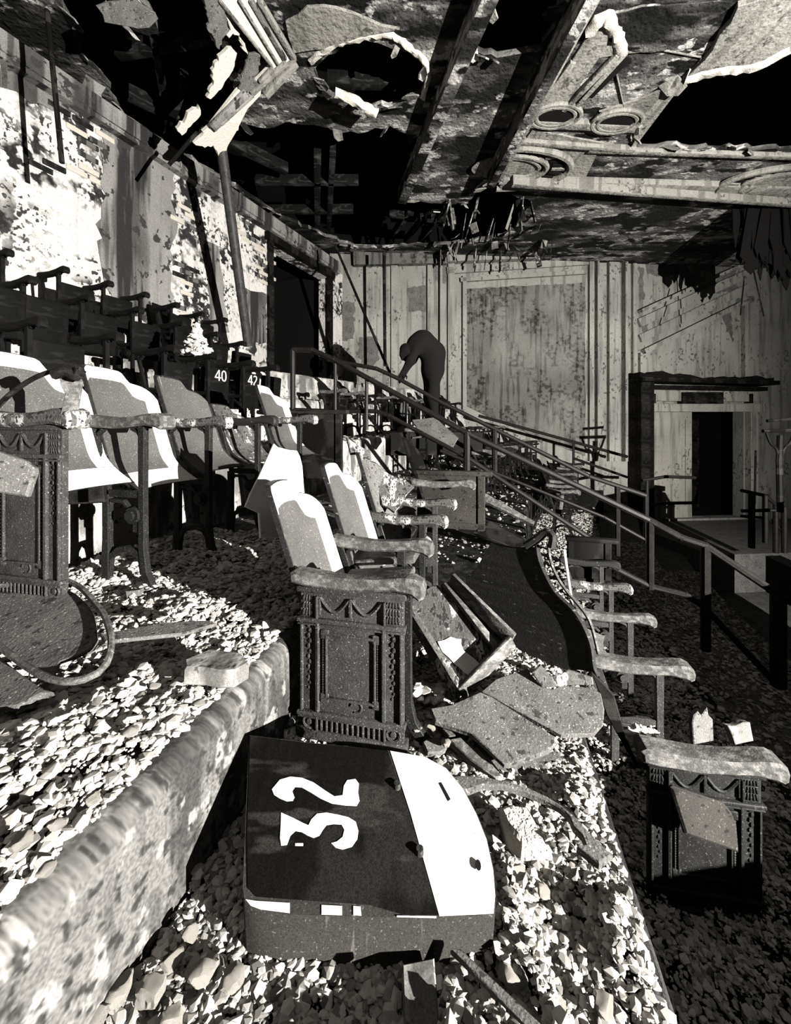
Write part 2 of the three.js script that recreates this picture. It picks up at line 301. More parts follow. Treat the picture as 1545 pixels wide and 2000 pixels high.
  // doorway with its frame, cornice, transom and one leaf
  const part = n => { const o = new THREE.Group(); o.name = n; o.position.copy(far.position); o.rotation.y = FA; o.userData = { kind: 'structure' }; scene.add(o); return o; };
  const surround = part('trim_1');
  const S = (a, b, w, t, m, n) => mesh(n, strip([fw(...a), fw(...b)], w, t, t / 2), m, surround);
  S([1262, 792], [1262, 1010], .2, .16, M.door, 'jamb'); S([1462, 792], [1462, 1010], .2, .16, M.door, 'jamb'); S([1252, 797], [1472, 797], .2, .18, M.door, 'lintel');
  S([1247, 785], [1247, 1012], .16, .1, M.black, 'side_board'); S([1238, 750], [1238, 1010], .34, .5, M.black, 'side_board'); S([1258, 772], [1470, 774], .3, .14, M.door, 'frieze');
  S([1222, 745], [1476, 752], .1, .62, M.black, 'cornice'); S([1235, 758], [1470, 762], .1, .4, M.black, 'cornice');
  { const top = []; for (let i = 0; i <= 24; i++) { const [x, y] = fw(1224 + i * 10.4, 737 + i * .45); top.push([x, y + .1 * hash(i, 2, 5) + .04 * Math.sin(i * .4)]); } const b = fw(1224, 746)[1]; mesh('rubble_crust', extr([[top[0][0], b], ...top, [top[24][0], b - .1]].reverse(), .5), M.nearblack, surround); }
  S([1322, 778], [1400, 778], .3, .2, M.black, 'transom_sign'); S([1268, 770], [1268, 788], .06, .2, M.black, 'bracket'); S([1455, 770], [1455, 788], .06, .2, M.black, 'bracket');
  const leaf = part('door_1');
  mesh('slab', extr([[ol, oyb - .02], [ox0, oyb - .02], [ox0, oyt], [ol, oyt]], .06).translate(0, 0, -.2), M.door, leaf);
  const lx = ox0 - .18; for (const [x0, x1, y0, y1] of [[ol + .16, lx, oyt - .2, oyt - .95], [ol + .16, lx, oyt - 1.05, oyb + .3]]) mesh('door_panel', [box(x1 - x0, .03, .03, (x0 + x1) / 2, y0, -.13), box(x1 - x0, .03, .03, (x0 + x1) / 2, y1, -.13), box(.03, y0 - y1, .03, x0, (y0 + y1) / 2, -.13), box(.03, y0 - y1, .03, x1, (y0 + y1) / 2, -.13), box(x1 - x0 - .06, y0 - y1 - .06, .02, (x0 + x1) / 2, (y0 + y1) / 2, -.135)], M.door, leaf);
  struct('wall_lobby', [box(3.6, 4, .1, (ol + ox1) / 2, oyb + 1.6, -2.2), box(.1, 4, 2, ol - .3, oyb + 1.6, -1.3), box(.1, 4, 2, ox1 + .3, oyb + 1.6, -1.3), box(3.6, .1, 2, (ol + ox1) / 2, oyt + .3, -1.3), box(3.6, .1, 2, (ol + ox1) / 2, oyb - .1, -1.3)], M.nearblack, far);
  mesh('open_door', box(.05, 2.4, .8, ox0 + .3, (oyt + oyb) / 2, -.75, 0, .2), M.black, leaf);
  
  // landing outside the doors
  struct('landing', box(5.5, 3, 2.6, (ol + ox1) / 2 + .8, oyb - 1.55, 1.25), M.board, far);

  // the rest of the shell, out of the frame
  struct('wall_front', box(24, 14, .3, 3, 2.2, 4.2), M.nearblack); struct('wall_right', box(.3, 14, 18, 12.2, 2.2, -4.5), M.nearblack);
  struct('floor', box(26, .3, 18, 3, -3.2, -4.5), M.nearblack); struct('roof', box(26, .3, 18, 3, 9.6, -4.5), M.nearblack);
  struct('wall_attic', [box(.3, 14, 18, -7.5, 2.8, -2), box(24, 4.5, .3, 4, 8, -12)], M.nearblack);
}
// ---------------------------------------------------------------- tiers
function tier(k) {
  const T = TIERS[k], below = TIERS[k + 1], yb = (below ? below.y : T.y - .6) - .25, nz = 64, P = [], idx = [];
  const z0 = -2.2, prof = z => {
    const n = nose(k, z), back = k ? nose(k - 1, z) - .02 : wallX(z) + .0, y = T.y, r = .05, o = [[back, yb], [back, y]];
    for (let i = 1; i < 7; i++) { const t = i / 7, x = mix(back, n - r, t); o.push([x, y + .02 * (hash(i, Math.round(z * 9), k) - .5)]); }
    for (let i = 0; i < 5; i++) { const a = i / 4 * Math.PI / 2; o.push([n - r + r * Math.sin(a), y - r + r * Math.cos(a)]); }
    for (let i = 1; i < 5; i++) o.push([n + .008 * (hash(i, Math.round(z * 13), k + 20) - .5), mix(y - r, yb, i / 4)]);
    return o;
  };
  const m = prof(0).length;
  for (let i = 0; i <= nz; i++) { const z1 = Math.min(11, farZ(nose(k, 10)) + .05), z = z0 + (z1 - z0) * i / nz; for (const [x, y] of prof(z)) P.push(x, y, -z); }
  for (let i = 0; i < nz; i++) for (let j = 0; j < m; j++) { const a = i * m + j, b = i * m + (j + 1) % m, c = a + m, d = b + m; idx.push(a, c, b, b, c, d); }
  const g = new THREE.BufferGeometry(); g.setAttribute('position', new THREE.Float32BufferAttribute(P, 3)); g.setIndex(idx);
  const o = struct('seating_tier', g, k === 3 ? M.step : k < 4 ? M.concrete : k < 6 ? M.gapshade_brick : M.board); o.name = numbered('seating_tier'); if (k === 3) { const p = o.geometry.attributes.position, u = o.geometry.attributes.uv; for (let i = 0; i < p.count; i++) u.setXY(i, p.getZ(i), p.getY(i) + p.getX(i) * .9); } return o;  // rubble-covered tiers coloured near black so gaps read as shadow
}
for (let k = 0; k < 9; k++) tier(k);
for (const [a, b] of [[V(2.0, 0, .5), V(4.35, 0, -4.15)], [V(4.35, 0, -4.12), V(6.25, 0, -6.1)]]) { const d = b.clone().sub(a), L = d.length(), w = struct('wall_right_2', [box(L, 5, .14, L / 2, -.52, 0), box(L + .06, .08, .22, L / 2, 1.97, 0)], M.greyplaster); w.name = numbered('added_shade_wall'); w.position.copy(a); w.rotation.y = Math.atan2(-d.z, d.x); }  // unseen walls added to shade the low row and the lower steps
struct('trim_parapet', box(.3, 1.2, 14, 6.6, -.2, -4, 0, -.2), M.nearblack);

// ---------------------------------------------------------------- ceiling
const onC = (px, py, y = CEIL) => at(px, py, F * (EYE - y) / (py - CY));
{
  const C = l => l.map(p => { const q = onC(...p); return [q.x, -q.z]; });
  const holes = {
    gap: [[205, -40], [205, 20], [262, 60], [290, 68], [308, 45], [270, 0], [262, -40], [400, -40], [405, 60], [440, 100], [470, 240], [520, 250], [560, 236], [640, 250], [700, 262], [760, 245], [790, 262], [830, 320], [800, 350], [790, 385], [840, 398], [905, 400], [965, 352], [972, 372], [1040, 395], [1010, 440], [980, 462], [880, 478], [700, 485], [560, 430], [480, 380], [400, 330], [330, 290], [230, 225], [205, 160], [170, 120], [130, 20], [135, -40]],
    oval: [[612, 135], [640, 105], [690, 88], [740, 84], [770, 92], [800, 105], [826, 128], [831, 160], [820, 188], [780, 205], [720, 212], [660, 196], [622, 170]],
    slot: [[965, -60], [952, 0], [925, 100], [960, 107], [1020, 106], [1062, 96], [1085, 40], [1105, 0], [1112, -60]],
    rent: [[1255, 190], [1330, 150], [1400, 135], [1470, 128], [1560, 95], [1640, 90], [1640, 300], [1500, 292], [1330, 288], [1243, 288], [1235, 255], [1250, 225]],
  };
  const shape = new THREE.Shape([[-6.6, -3], [11.8, -3], [11.8, 10.6], [-1.6, 9.6], [-2.4, 9.2], [-6.6, 0]].map(p => new THREE.Vector2(...p)));
  const H = Object.entries(holes).map(([k, p], i) => rough(C(p), .12, .05, 30 + i));
  for (const h of H) shape.holes.push(new THREE.Path(h.map(p => new THREE.Vector2(...p))));
  const ceil = struct('ceiling', new THREE.ExtrudeGeometry(shape, { depth: .07, bevelEnabled: false }).rotateX(-Math.PI / 2).translate(0, CEIL, 0), M.ceiling);
  // torn edges hanging down round the holes
  H.forEach((h, hi) => { for (let i = 0; i < h.length; i += 2) { if (hash(i, hi, 77) < .62) continue; const p = h[i], q = h[(i + 1) % h.length], L = .04 + .12 * hash(i, hi, 78), drop = .02 + .08 * hash(i, hi, 79);
    const a = V(p[0], CEIL, -p[1]), b = V(q[0], CEIL, -q[1]), cen = h.reduce((s, e) => s.add(V(e[0], CEIL, -e[1])), V(0, 0, 0)).multiplyScalar(1 / h.length), dir = cen.sub(a).normalize();
    const pts = [a.clone().addScaledVector(dir, -.05), b.clone().addScaledVector(dir, -.05), b.clone().addScaledVector(dir, L * .7).setY(CEIL - drop), a.clone().lerp(b, .4).addScaledVector(dir, L).setY(CEIL - drop * 1.3), a.clone().addScaledVector(dir, L * .6).setY(CEIL - drop)];
    let n = normalOf(pts[0], pts[1], pts[2]); if (n.y > 0) n.negate(); mesh('plaster_flake', slab(pts, n, .018, .002), hash(i, hi, 80) < .5 ? M.ceilpale : M.ceiling, ceil); } });
  // thick white torn rim at the far side of the oval hole
  const rim = (l, w, m = M.plasterbit) => { const pts = l.map(([x, y, yy]) => onC(x, y, CEIL - (yy || 0))); const g = tube(pts, w, 5, 7).toNonIndexed(); const p = g.attributes.position; for (let i = 0; i < p.count; i++) { const k = Math.round(p.getX(i) * 60) * 7 + Math.round(p.getZ(i) * 60); p.setXYZ(i, p.getX(i) + .02 * (hash(k, 1, 3) - .5), p.getY(i) + .025 * (hash(k, 2, 3) - .5), p.getZ(i) + .03 * (hash(k, 3, 3) - .5)); } mesh('torn_rim', g, m, ceil, .9); };
  rim([[606, 120], [640, 92], [690, 75], [745, 66], [772, 70], [800, 92], [828, 118], [836, 145], [826, 190]], .035); rim([[655, 180, .2], [690, 195, .22], [735, 222, .2]], .05);
  rim([[1340, 146], [1410, 128], [1470, 122], [1545, 85]], .09); rim([[1150, 62], [1180, 30], [1205, 60], [1215, 100]], .07); rim([[885, 135], [905, 115], [935, 105]], .06);
  // big sheet of pale plaster hanging on, and the raised strips
  const flat = (l, m, t, name, s, y = 0) => mesh(name, extr(rough(C(l), .15, s ? .03 : .004, s), t, .004).rotateX(-Math.PI / 2).translate(0, CEIL - t - y, 0), m, ceil);
  flat([[575, 100], [560, 40], [600, 10], [690, 18], [780, 50], [700, 72], [640, 92]], M.ceilpale, .03, 'plaster_sheet', 21);
  flat([[1180, 30], [1150, 62], [1120, 110], [1040, 232], [1110, 195], [1170, 110], [1215, 102], [1290, 95], [1370, 110], [1340, 150], [1250, 190], [1170, 215], [1240, 225], [1236, 288], [1040, 250], [975, 345], [1140, 352], [1165, 300], [1240, 292]], M.ceilpale, .025, 'plaster_sheet', 0);
  flat([[1190, 20], [1330, 0], [1430, 0], [1380, 60], [1300, 92], [1225, 95]], M.ceiling, .03, 'plaster_sheet', 23);
  flat([[1440, 0], [1560, -40], [1560, 80], [1460, 120], [1370, 128], [1330, 150], [1390, 90]], M.ceilpale, .06, 'plaster_sheet', 24);
  const ceilBar = (a, b, w, h, m, name, y = 0) => mesh(name, beam(onC(...a, CEIL - h / 2 - y), onC(...b, CEIL - h / 2 - y), w, h, .01), m, ceil);
  ceilBar([1188, -60], [972, 350], .1, .12, M.ceilpale, 'moulding'); ceilBar([1172, -60], [958, 350], .12, .3, M.ceiling, 'ceiling_beam'); ceilBar([972, -60], [785, 385], .16, .24, M.ceiling, 'ceiling_beam');
  ceilBar([1222, 100], [1118, 215], .07, .06, M.ceilpale, 'moulding'); ceilBar([1208, 105], [1100, 215], .07, .06, M.ceilpale, 'moulding'); ceilBar([1120, 120], [1060, 200], .07, .05, M.ceilpale, 'moulding');
  ceilBar([1228, 112], [1150, 190], .1, .02, M.nearblack, 'slot', .03);
  ceilBar([978, 356], [1560, 374], .3, .1, M.ceilpale, 'moulding'); ceilBar([1000, 350], [1560, 392], .1, .22, M.ceilpale, 'moulding'); ceilBar([1150, 292], [1560, 306], .08, .07, M.ceilpale, 'moulding');
  ceilBar([1036, 240], [1250, 250], .12, .06, M.ceilpale, 'moulding'); ceilBar([1010, 275], [1240, 292], .08, .08, M.ceilpale, 'moulding');
  const ring = (px, py, R, r, a0, a1, m, sx = 1, y = .02, name = 'ring_moulding') => { const c = onC(px, py), pts = []; for (let i = 0; i <= 28; i++) { const a = mix(a0, a1, i / 28); pts.push(V(c.x + R * sx * Math.cos(a), CEIL - y, c.z + R * Math.sin(a))); } mesh(name, tube(pts, r, 2, 7), m, ceil); };
  const disc = (px, py, R, t, m, sx = 1, y = 0, name = 'roundel') => { const c = onC(px, py); mesh(name, new THREE.CylinderGeometry(R, R * 1.03, t, 36).scale(sx, 1, 1).translate(c.x, CEIL - t / 2 - y, c.z), m, ceil); };
  for (const [px, py] of [[1085, 221], [1205, 232]]) { disc(px, py, .14, .02, M.nearblack, 1.6, .03); ring(px, py, .155, .03, 0, Math.PI * 2, M.ceilpale, 1.6, .04); ring(px, py, .2, .03, 0, Math.PI * 2, M.ceilpale, 1.6, .04); }  // near-black discs paint the shade inside the oval recesses
  for (const [px, py] of [[985, 322], [1530, 352]]) { const s = px > 1200 ? [Math.PI * .5, Math.PI * 1.5] : [-Math.PI * .5, Math.PI * .5], c = onC(px, py); ring(px, py, .27, .035, ...s, M.ceilpale, 2, .06); ring(px, py, .33, .04, ...s, M.ceilpale, 2, .07); ring(px, py, .5, .05, ...s, M.ceilpale, 2.05, .08); disc(px, py, .25, .03, M.ceilpale, 2, .03);
    for (let i = 0; i < 13; i++) { const a = mix(s[0], s[1], (i + .5) / 13); mesh('fan_rib', [beam(V(c.x + .74 * Math.cos(a), CEIL - .05, c.z + .37 * Math.sin(a)), V(c.x + .95 * Math.cos(a), CEIL - .05, c.z + .46 * Math.sin(a)), .06, .06)], i % 3 ? M.nearblack : M.ceilpale, ceil); } }
  // lath and joists left over the holes
  for (const [a, b, w] of [[[250, 180], [560, 330], .12], [[360, 150], [300, 330], .1], [[620, 300], [620, 470], .12], [[650, 290], [640, 480], .1], [[500, 352], [700, 352], .08], [[490, 410], [690, 408], .08], [[640, 155], [830, 160], .1], [[760, 415], [890, 432], .08], [[800, 410], [760, 470], .08], [[870, 410], [820, 470], .08], [[845, 405], [790, 470], .05], [[230, 100], [460, 60], .1], [[300, 60], [330, 250], .08]])
    mesh('joist', beam(onC(...a, CEIL + .35), onC(...b, CEIL + .35), w, .18), M.joist, ceil);
  // hanging bits and rags of lath under the middle of the ceiling
  for (let i = 0; i < 46; i++) { const px = rr(850, 1080), py = rr(385, 500), p = onC(px, py, CEIL - .05), l = rr(.1, .5); mesh('hanging_rag', beam(p, p.clone().add(V(rr(-.15, .15), -l, rr(-.15, .15))), rr(.03, .16), rr(.01, .03)), rnd() < .3 ? M.ceilpale : M.ceiling, ceil); }
  for (let i = 0; i < 70; i++) { const px = 1435 + 125 * Math.sqrt(rnd()), py = rr(455, 500), p = at(px, py, 7.4), l = rr(.1, 1) * mix(.35, 1, (px - 1435) / 125), a = V(p.x, CEIL, p.z), b = p.clone().add(V(rr(-.2, .2), -l * .75, rr(-.2, .2))); mesh('hanging_rag', slab([a.clone().add(V(-rr(.03, .2), 0, 0)), a.clone().add(V(rr(.03, .2), 0, 0)), b.clone().add(V(rr(.02, .12), rr(.05, .3), 0)), b.clone().add(V(rr(-.02, .02), 0, 0)), b.clone().add(V(-rr(.02, .12), rr(.05, .3), 0))], V(rr(-.3, .3), 0, 1), .02, .002), M.nearblack, ceil); }
}

// ---------------------------------------------------------------- chairs
const ARM_L = .45;
function armGeo(w = .055, h = .042) {
  const top = [[-.46, .0], [-.44, .012], [-.36, .004], [-.26, -.003], [-.16, .002], [-.08, .014], [-.035, .016], [-.008, .004], [0, -.02], [-.004, -.045], [-.02, -.055]];
  const bot = [[-.045, -h], [-.1, -h + .008], [-.26, -h - .006], [-.4, -h], [-.455, -h + .008]];
  return extr([...top, ...bot].reverse(), w, .009).translate(0, 0, -w / 2);
}
const gArm = join(armGeo()), gArmBig = join(armGeo(.062, .038)), gArmWide = join(armGeo(.085, .045));
function standardGeo(H) {
  const t = .022, y = f => H * f;
  return join([
    strip([[-.43, y(.965)], [-.405, y(.9)], [-.33, y(.57)], [-.325, y(.5)]], [.03, .026, .026, .034], t),
    strip([[-.335, y(.56)], [-.335, y(.3)], [-.34, 0]], [.036, .034, .05], t + .006),
    strip([[-.14, y(.965)], [-.14, y(.6)], [-.138, y(.25)], [-.125, y(.13)], [-.09, y(.04)], [-.075, 0]], [.034, .03, .03, .034, .034, .05], t + .006),
    strip([[-.43, y(.95)], [-.1, y(.95)]], .024, t), strip([[-.33, y(.565)], [-.14, y(.565)]], .032, t),
    strip([[-.32, y(.525)], [-.24, y(.52)], [-.205, y(.47)], [-.2, y(.42)]], .016, t),
    strip([[-.325, y(.12)], [-.315, y(.2)], [-.27, y(.245)], [-.22, y(.255)], [-.17, y(.235)], [-.145, y(.19)], [-.135, y(.12)]], .026, t),
    strip([[-.14, y(.87)], [-.165, y(.915)], [-.2, y(.935)]], .012, t), strip([[-.355, y(.93)], [-.385, y(.9)]], .014, t),
  ], .5);
}
const gHub = join([new THREE.CylinderGeometry(.036, .04, .05, 14).rotateX(Math.PI / 2), new THREE.CylinderGeometry(.022, .022, .075, 12).rotateX(Math.PI / 2), box(.05, .09, .02, .02, -.03, 0)]);
const stdCache = {};
function endPanel(root, H, h, m, z = 0) {               // cast iron end with its raised ornament
  const y1 = H - .045, y0 = y1 - h, x0 = -.425, x1 = -.07, w = x1 - x0, cx = (x0 + x1) / 2, f = z + .012;
  const p = mesh('end_panel', [rbox(w, h, .024, .005, cx, (y0 + y1) / 2, z), rbox(w + .02, .02, .04, .005, cx, y1 - .005, z + .003), rbox(w + .025, .03, .045, .006, cx, y0 + .015, z + .004)], m, root);
  const ya = y1 - .105, yb = y0 + .085;
  mesh('rail_moulding', [rbox(w + .016, .014, .03, .004, cx, ya, f), rbox(w + .012, .006, .022, .002, cx, ya - .014, f), rbox(w + .016, .014, .03, .004, cx, yb, f), rbox(w + .01, .008, .02, .002, cx, yb - .013, f)], m, p);
  for (const s of [-1, 1]) {
    const px = cx + s * (w / 2 - .034), pil = [rbox(.007, y1 - y0 - .03, .022, .002, px - s * .028, (y0 + y1) / 2 - .01, f), rbox(.009, ya - yb, .024, .003, px + s * -.032, (ya + yb) / 2, f), rbox(.009, ya - yb, .02, .003, px + s * .026, (ya + yb) / 2, f)];
    mesh('pilaster', pil, m, p);
    const bud = []; for (let i = 0; i < 13; i++) bud.push(new THREE.SphereGeometry(.0085 - i * .0003, 6, 5).scale(i % 2 ? 1 : .75, 1.25, .7).translate(px + (i % 2 ? .003 : -.003), ya - .02 - i * .0175, f)); mesh('bellflower_drop', bud, m, p);
    const ac = []; for (let i = -2; i <= 2; i++) for (let j = 0; j < 3; j++) ac.push(new THREE.SphereGeometry(.008, 6, 5).scale(.6, 1.7 - j * .2, .6).rotateZ(i * .12).translate(px + i * .0098, ya + .022 + j * .024, f)); mesh('acanthus_block', ac, m, p);
    mesh('rosette', [new THREE.TorusGeometry(.021, .005, 5, 16).translate(px, y0 + .052, f), new THREE.SphereGeometry(.011, 8, 6).scale(1, 1, .6).translate(px, y0 + .052, f)], m, p);
  }
  const sw = []; for (const s of [-1, 1]) { const pts = []; for (let i = 0; i <= 8; i++) { const t = i / 8; pts.push(V(cx + s * .055 + (t - .5) * .1, ya + .076 - .045 * Math.sin(Math.PI * t), f + .002)); } sw.push(tube(pts, .006, 2, 6)); }
  for (const i of [-1, 0, 1]) sw.push(rbox(.012, .062, .014, .003, cx + i * .108, ya + .048, f)); mesh('swag', sw, m, p);
  const iw = .115, iy0 = yb + .055, iy1 = ya - .045, fr = [];
  for (const s of [-1, 1]) { fr.push(rbox(.008, iy1 - iy0, .016, .003, cx + s * iw / 2 * 1.45, (iy0 + iy1) / 2, f)); for (let i = 0; i < 26; i++) fr.push(new THREE.SphereGeometry(.0065, 5, 4).translate(cx + s * iw / 2 * 1.62, mix(iy0, iy1, (i + .5) / 26), f)); for (const e of [iy0, iy1]) fr.push(rbox(.03, .03, .014, .004, cx + s * (iw / 2 * 1.55), e, f)); }
  fr.push(rbox(iw * 1.4, .008, .016, .003, cx, iy0, f), rbox(iw * 1.4, .008, .016, .003, cx, iy1, f), new THREE.TorusGeometry(.018, .004, 5, 14, Math.PI * 1.6).rotateZ(-1.9).translate(cx + .02, iy0 - .018, f)); mesh('inner_frame', fr, m, p);
  const fl = []; for (let i = 0; i < 12; i++) fl.push(rbox(.008, .044, .016, .003, cx - .1 + i * .018, y0 + .052, f)); mesh('fluting', fl, m, p);
  return p;
}
// back of bent plywood: width along -z, notch at the far shoulder
let BDX = 0;
const BW = .375, BK = .43 / BW;
const topEdge = (u0, T) => { const c = .045, u = u0 * BK; let y = T; if (u < c) y = T - c + Math.sqrt(Math.max(0, c * c - (c - u) * (c - u))); else y = T - .012 * ((u - .14) / .14) ** 2 * (u > .14 ? 1 : .4); if (u > .255) y -= .05 * sst(.255, .30, u); if (u > .345) y -= .075 * (1 - Math.sqrt(Math.max(0, 1 - ((u - .345) / (.43001 - .345)) ** 2))); return y; };
function backGeo(T, B, u0, u1, f0, f1, off, th) {        // f0, f1: lower and upper edge as functions of u
  const nu = 26, nv = 14, P = [], idx = [];
  const surf = (u, v, o) => { const k = (u - BW / 2) / (BW / 2), t = (v - B) / (T - B), x = BDX - .37 - .2 * (t - .35) - .045 * (1 - k * k) + (t < .25 ? .12 * ((.25 - t) / .25) ** 2 : 0) + o; return [x, v, -u - .01]; };
  for (const o of [off, off - th]) for (let i = 0; i <= nu; i++) for (let j = 0; j <= nv; j++) { const u = mix(u0, u1, i / nu), v = mix(f0(u), f1(u), j / nv); P.push(...surf(u, v, o)); }
  const n = (nu + 1) * (nv + 1), q = (a, b, c, d) => idx.push(a, b, c, a, c, d), id = (i, j, s) => s * n + i * (nv + 1) + j;
  for (let i = 0; i < nu; i++) for (let j = 0; j < nv; j++) { q(id(i, j, 0), id(i + 1, j, 0), id(i + 1, j + 1, 0), id(i, j + 1, 0)); q(id(i, j, 1), id(i, j + 1, 1), id(i + 1, j + 1, 1), id(i + 1, j, 1)); }
  for (let i = 0; i < nu; i++) { q(id(i, 0, 1), id(i + 1, 0, 1), id(i + 1, 0, 0), id(i, 0, 0)); q(id(i, nv, 0), id(i + 1, nv, 0), id(i + 1, nv, 1), id(i, nv, 1)); }
  for (let j = 0; j < nv; j++) { q(id(0, j, 0), id(0, j + 1, 0), id(0, j + 1, 1), id(0, j, 1)); q(id(nu, j, 0), id(nu, j, 1), id(nu, j + 1, 1), id(nu, j + 1, 0)); }
  const g = new THREE.BufferGeometry(); g.setAttribute('position', new THREE.Float32BufferAttribute(P, 3)); g.setIndex(idx); return g;
}
function addBack(root, H, up, down, o) {
  const T = H + up, B = H - down, te = u => topEdge(u, T), bw = .062 + (o.wide || 0);
  const b = mesh('backrest', backGeo(T, B, 0, BW, () => B, te, 0, .02), o.core || M.wood, root);
  if (o.face !== false) mesh('painted_face', backGeo(T, B, .012, BW - .012, () => B + .006, u => te(u) - .008, .003, .003), o.face || M.grey, b);
  if (o.border) {
    const nin = u => topEdge(Math.min(u * 1.04, .36), T) - bw;
    mesh('white_border', [backGeo(T, B, .008, BW - .004, u => te(u) - bw - (u > .22 ? .02 * sst(.22, .29, u) : 0), u => te(u) - .004, .006, .003),
      ...(o.noFar ? [] : [backGeo(T, B, BW - .062, BW - .004, () => B + .07, u => te(u) - bw, .0055, .003)]), ...(o.low ? [backGeo(T, B, .01, BW - .004, () => B + .004, () => B + .068, .0062, .003)] : [])], M.white, b);
  }
  return b;
}
const stdShared = H => stdCache[H] || (stdCache[H] = standardGeo(H));
function chair(label, group, tip, H, turnDeg, o = {}) {   // tip: the front end of the armrest
  const t = thing('theatre_chair', label, 'chair', [tip.x, tip.y - H, tip.z], -turnDeg * Math.PI / 180, group);
  const iron = o.iron || M.iron, add = (n, g, m, p = t) => { const x = new THREE.Mesh(g, m); x.name = n; x.castShadow = x.receiveShadow = true; p.add(x); return x; };
  if (o.arm !== false) { const a = add('armrest', o.bigArm === 2 ? gArmWide : o.bigArm ? gArmBig : gArm, o.armMat || M.wood); a.position.set(0, H, 0); if (o.armTilt) a.rotation.z = o.armTilt; }
  if (o.panel) endPanel(t, H, o.panel, o.panelMat || M.rust);
  if (o.panel ? o.withStandard : o.std !== false) { const s = add('standard', stdShared(H), iron); if (o.panel) s.position.set(.07, 0, -.05); const h = add('hinge_hub', gHub, iron, s); h.position.set(-.18, H * .45, 0); }
  BDX = o.dx ?? 0; if (o.back) addBack(t, H, o.up ?? .25, o.down ?? .3, o.back);
  if (o.seat === 'up') { const s = mesh('seat', [rbox(.055, .36, .32, .02, -.255, H - .26, -.2, 0, 0, -.1)], o.seatMat || M.black, t); if (o.band) mesh('white_band', rbox(.006, .07, .32, .002, -.235, H - .41, -.2, 0, 0, -.1), M.white, s);
    if (o.number) { const g = new TextGeometry(o.number, { font, size: .1, depth: .004, curveSegments: 4 }); g.computeBoundingBox(); const bb = g.boundingBox; g.translate(-(bb.max.x + bb.min.x) / 2, 0, 0); g.applyMatrix4(new THREE.Matrix4().makeRotationY(Math.PI / 2)); g.translate(-.213, H - .2, -.23); mesh('painted_number', g, M.white, s, 0); } }
  if (o.seat === 'down') mesh('seat', rbox(.28, .028, .32, .01, -.23, H - .11, -.2, 0, 0, .12), o.seatMat || M.dusty, t);
  return t;
}
const font = await new FontLoader().loadAsync('fonts/droid/droid_sans_regular.typeface.json');
const W2 = { border: true, low: true };
// middle row (A)
{ const g = 'chairs of the middle row';
  const A1 = chair('end chair with ornate iron end panel and white-edged back, beside the seat numbered 32', g, at(832, 1137, 1.27), .56, 12, { panel: .5, bigArm: true, armMat: M.dusty, back: { border: true, wide: .02 }, dx: -.055, up: .285, down: .3, withStandard: true, seat: 'down' });
  chair('white-edged grey chair just behind the ornate end chair, two pale streaks down its back', g, at(848, 1062, 1.66), .62, 14, { armMat: M.dusty, back: { border: true }, up: .31, down: .3, seat: 'down' });
  chair('third chair of the middle row, thin dark-edged back without a white border', g, at(876, 1012, 2.1), .68, 14, { armMat: M.flaky, back: { face: M.board }, up: .33, down: .3, seat: 'up', seatMat: M.black });
  chair('bare armrest and frame before the wooden row end, its back gone', g, at(893, 979, 2.5), .7, 14, { armMat: M.flaky, iron: M.rust });
  chair('dusty dark chair back leaning at the row end below the stair rail', g, at(930, 942, 2.75), .7, 14, { armMat: M.dusty, back: { face: M.black, core: M.black }, up: .3, down: .3, std: false });
}
// upper row (B)
{ const g = 'chairs of the row behind the ornate end chair', y = .78;
  chair('big white-edged grey chair with a worn ornate end panel and a cracked round armrest', g, at(160, 806, 1.36), .72, 13, { panel: .62, bigArm: 2, armMat: M.flaky, back: W2, up: .25, down: .3 });
  chair('white-edged grey chair on a tall open iron standard, streaks down its back', g, at(332, 814, 1.71), y, 14, { bigArm: 2, armMat: M.dusty, back: W2, up: .25, down: .33 });
  chair('plain grey chair without a white border beside the streaked white-edged one', g, at(452, 817, 2.1), y, 14, { armMat: M.flaky, back: { face: M.grey }, up: .25, down: .3 });
  chair('chair with a tilted scratched back below the seat numbered 40', g, at(542, 816, 2.5), y, 14, { armMat: M.wood, back: { face: M.flaky }, up: .1, down: .3 });
  chair('small white-edged chair in front of the rail post, last back of its row', g, at(620, 814, 2.85), y, 14, { armMat: M.flaky, back: { border: true }, up: .25, down: .3 });
}
// lower row (C)
{ const g = 'chairs of the row below the rubble step';
  chair('low end chair with a dark ornate end panel and wide dusty armrest, back gone', g, at(1528, 1486, 1.365), .58, 9, { panel: .52, bigArm: 2, armMat: M.dusty, panelMat: M.iron });  // darker iron puts the shade on this end panel into its colour
  chair('rusty open standard with a scarred armrest, next up from the dark end panel', g, at(1352, 1302, 1.88), 0.66, 12, { bigArm: 2, armMat: M.dusty, iron: M.rust });
  chair('rusty standard with a pale split board at its back, third from the dark end panel', g, at(1282, 1207, 2.35), .66, 14, { armMat: M.dusty, iron: M.rust, back: { face: M.board, core: M.board }, up: -.02, down: .33 });
  chair('rusty standard with a flaked white armrest, fourth from the dark end panel', g, at(1236, 1146, 2.8), .66, 15, { armMat: M.flaky, iron: M.rust });
  chair('rusty standard under the wooden row end board, fifth from the dark end panel', g, at(1212, 1100, 3.2), .66, 16, { armMat: M.wood, iron: M.rust });
}
const ORD = ['first', 'second', 'third', 'fourth', 'fifth', 'sixth', 'seventh', 'eighth', 'ninth'];
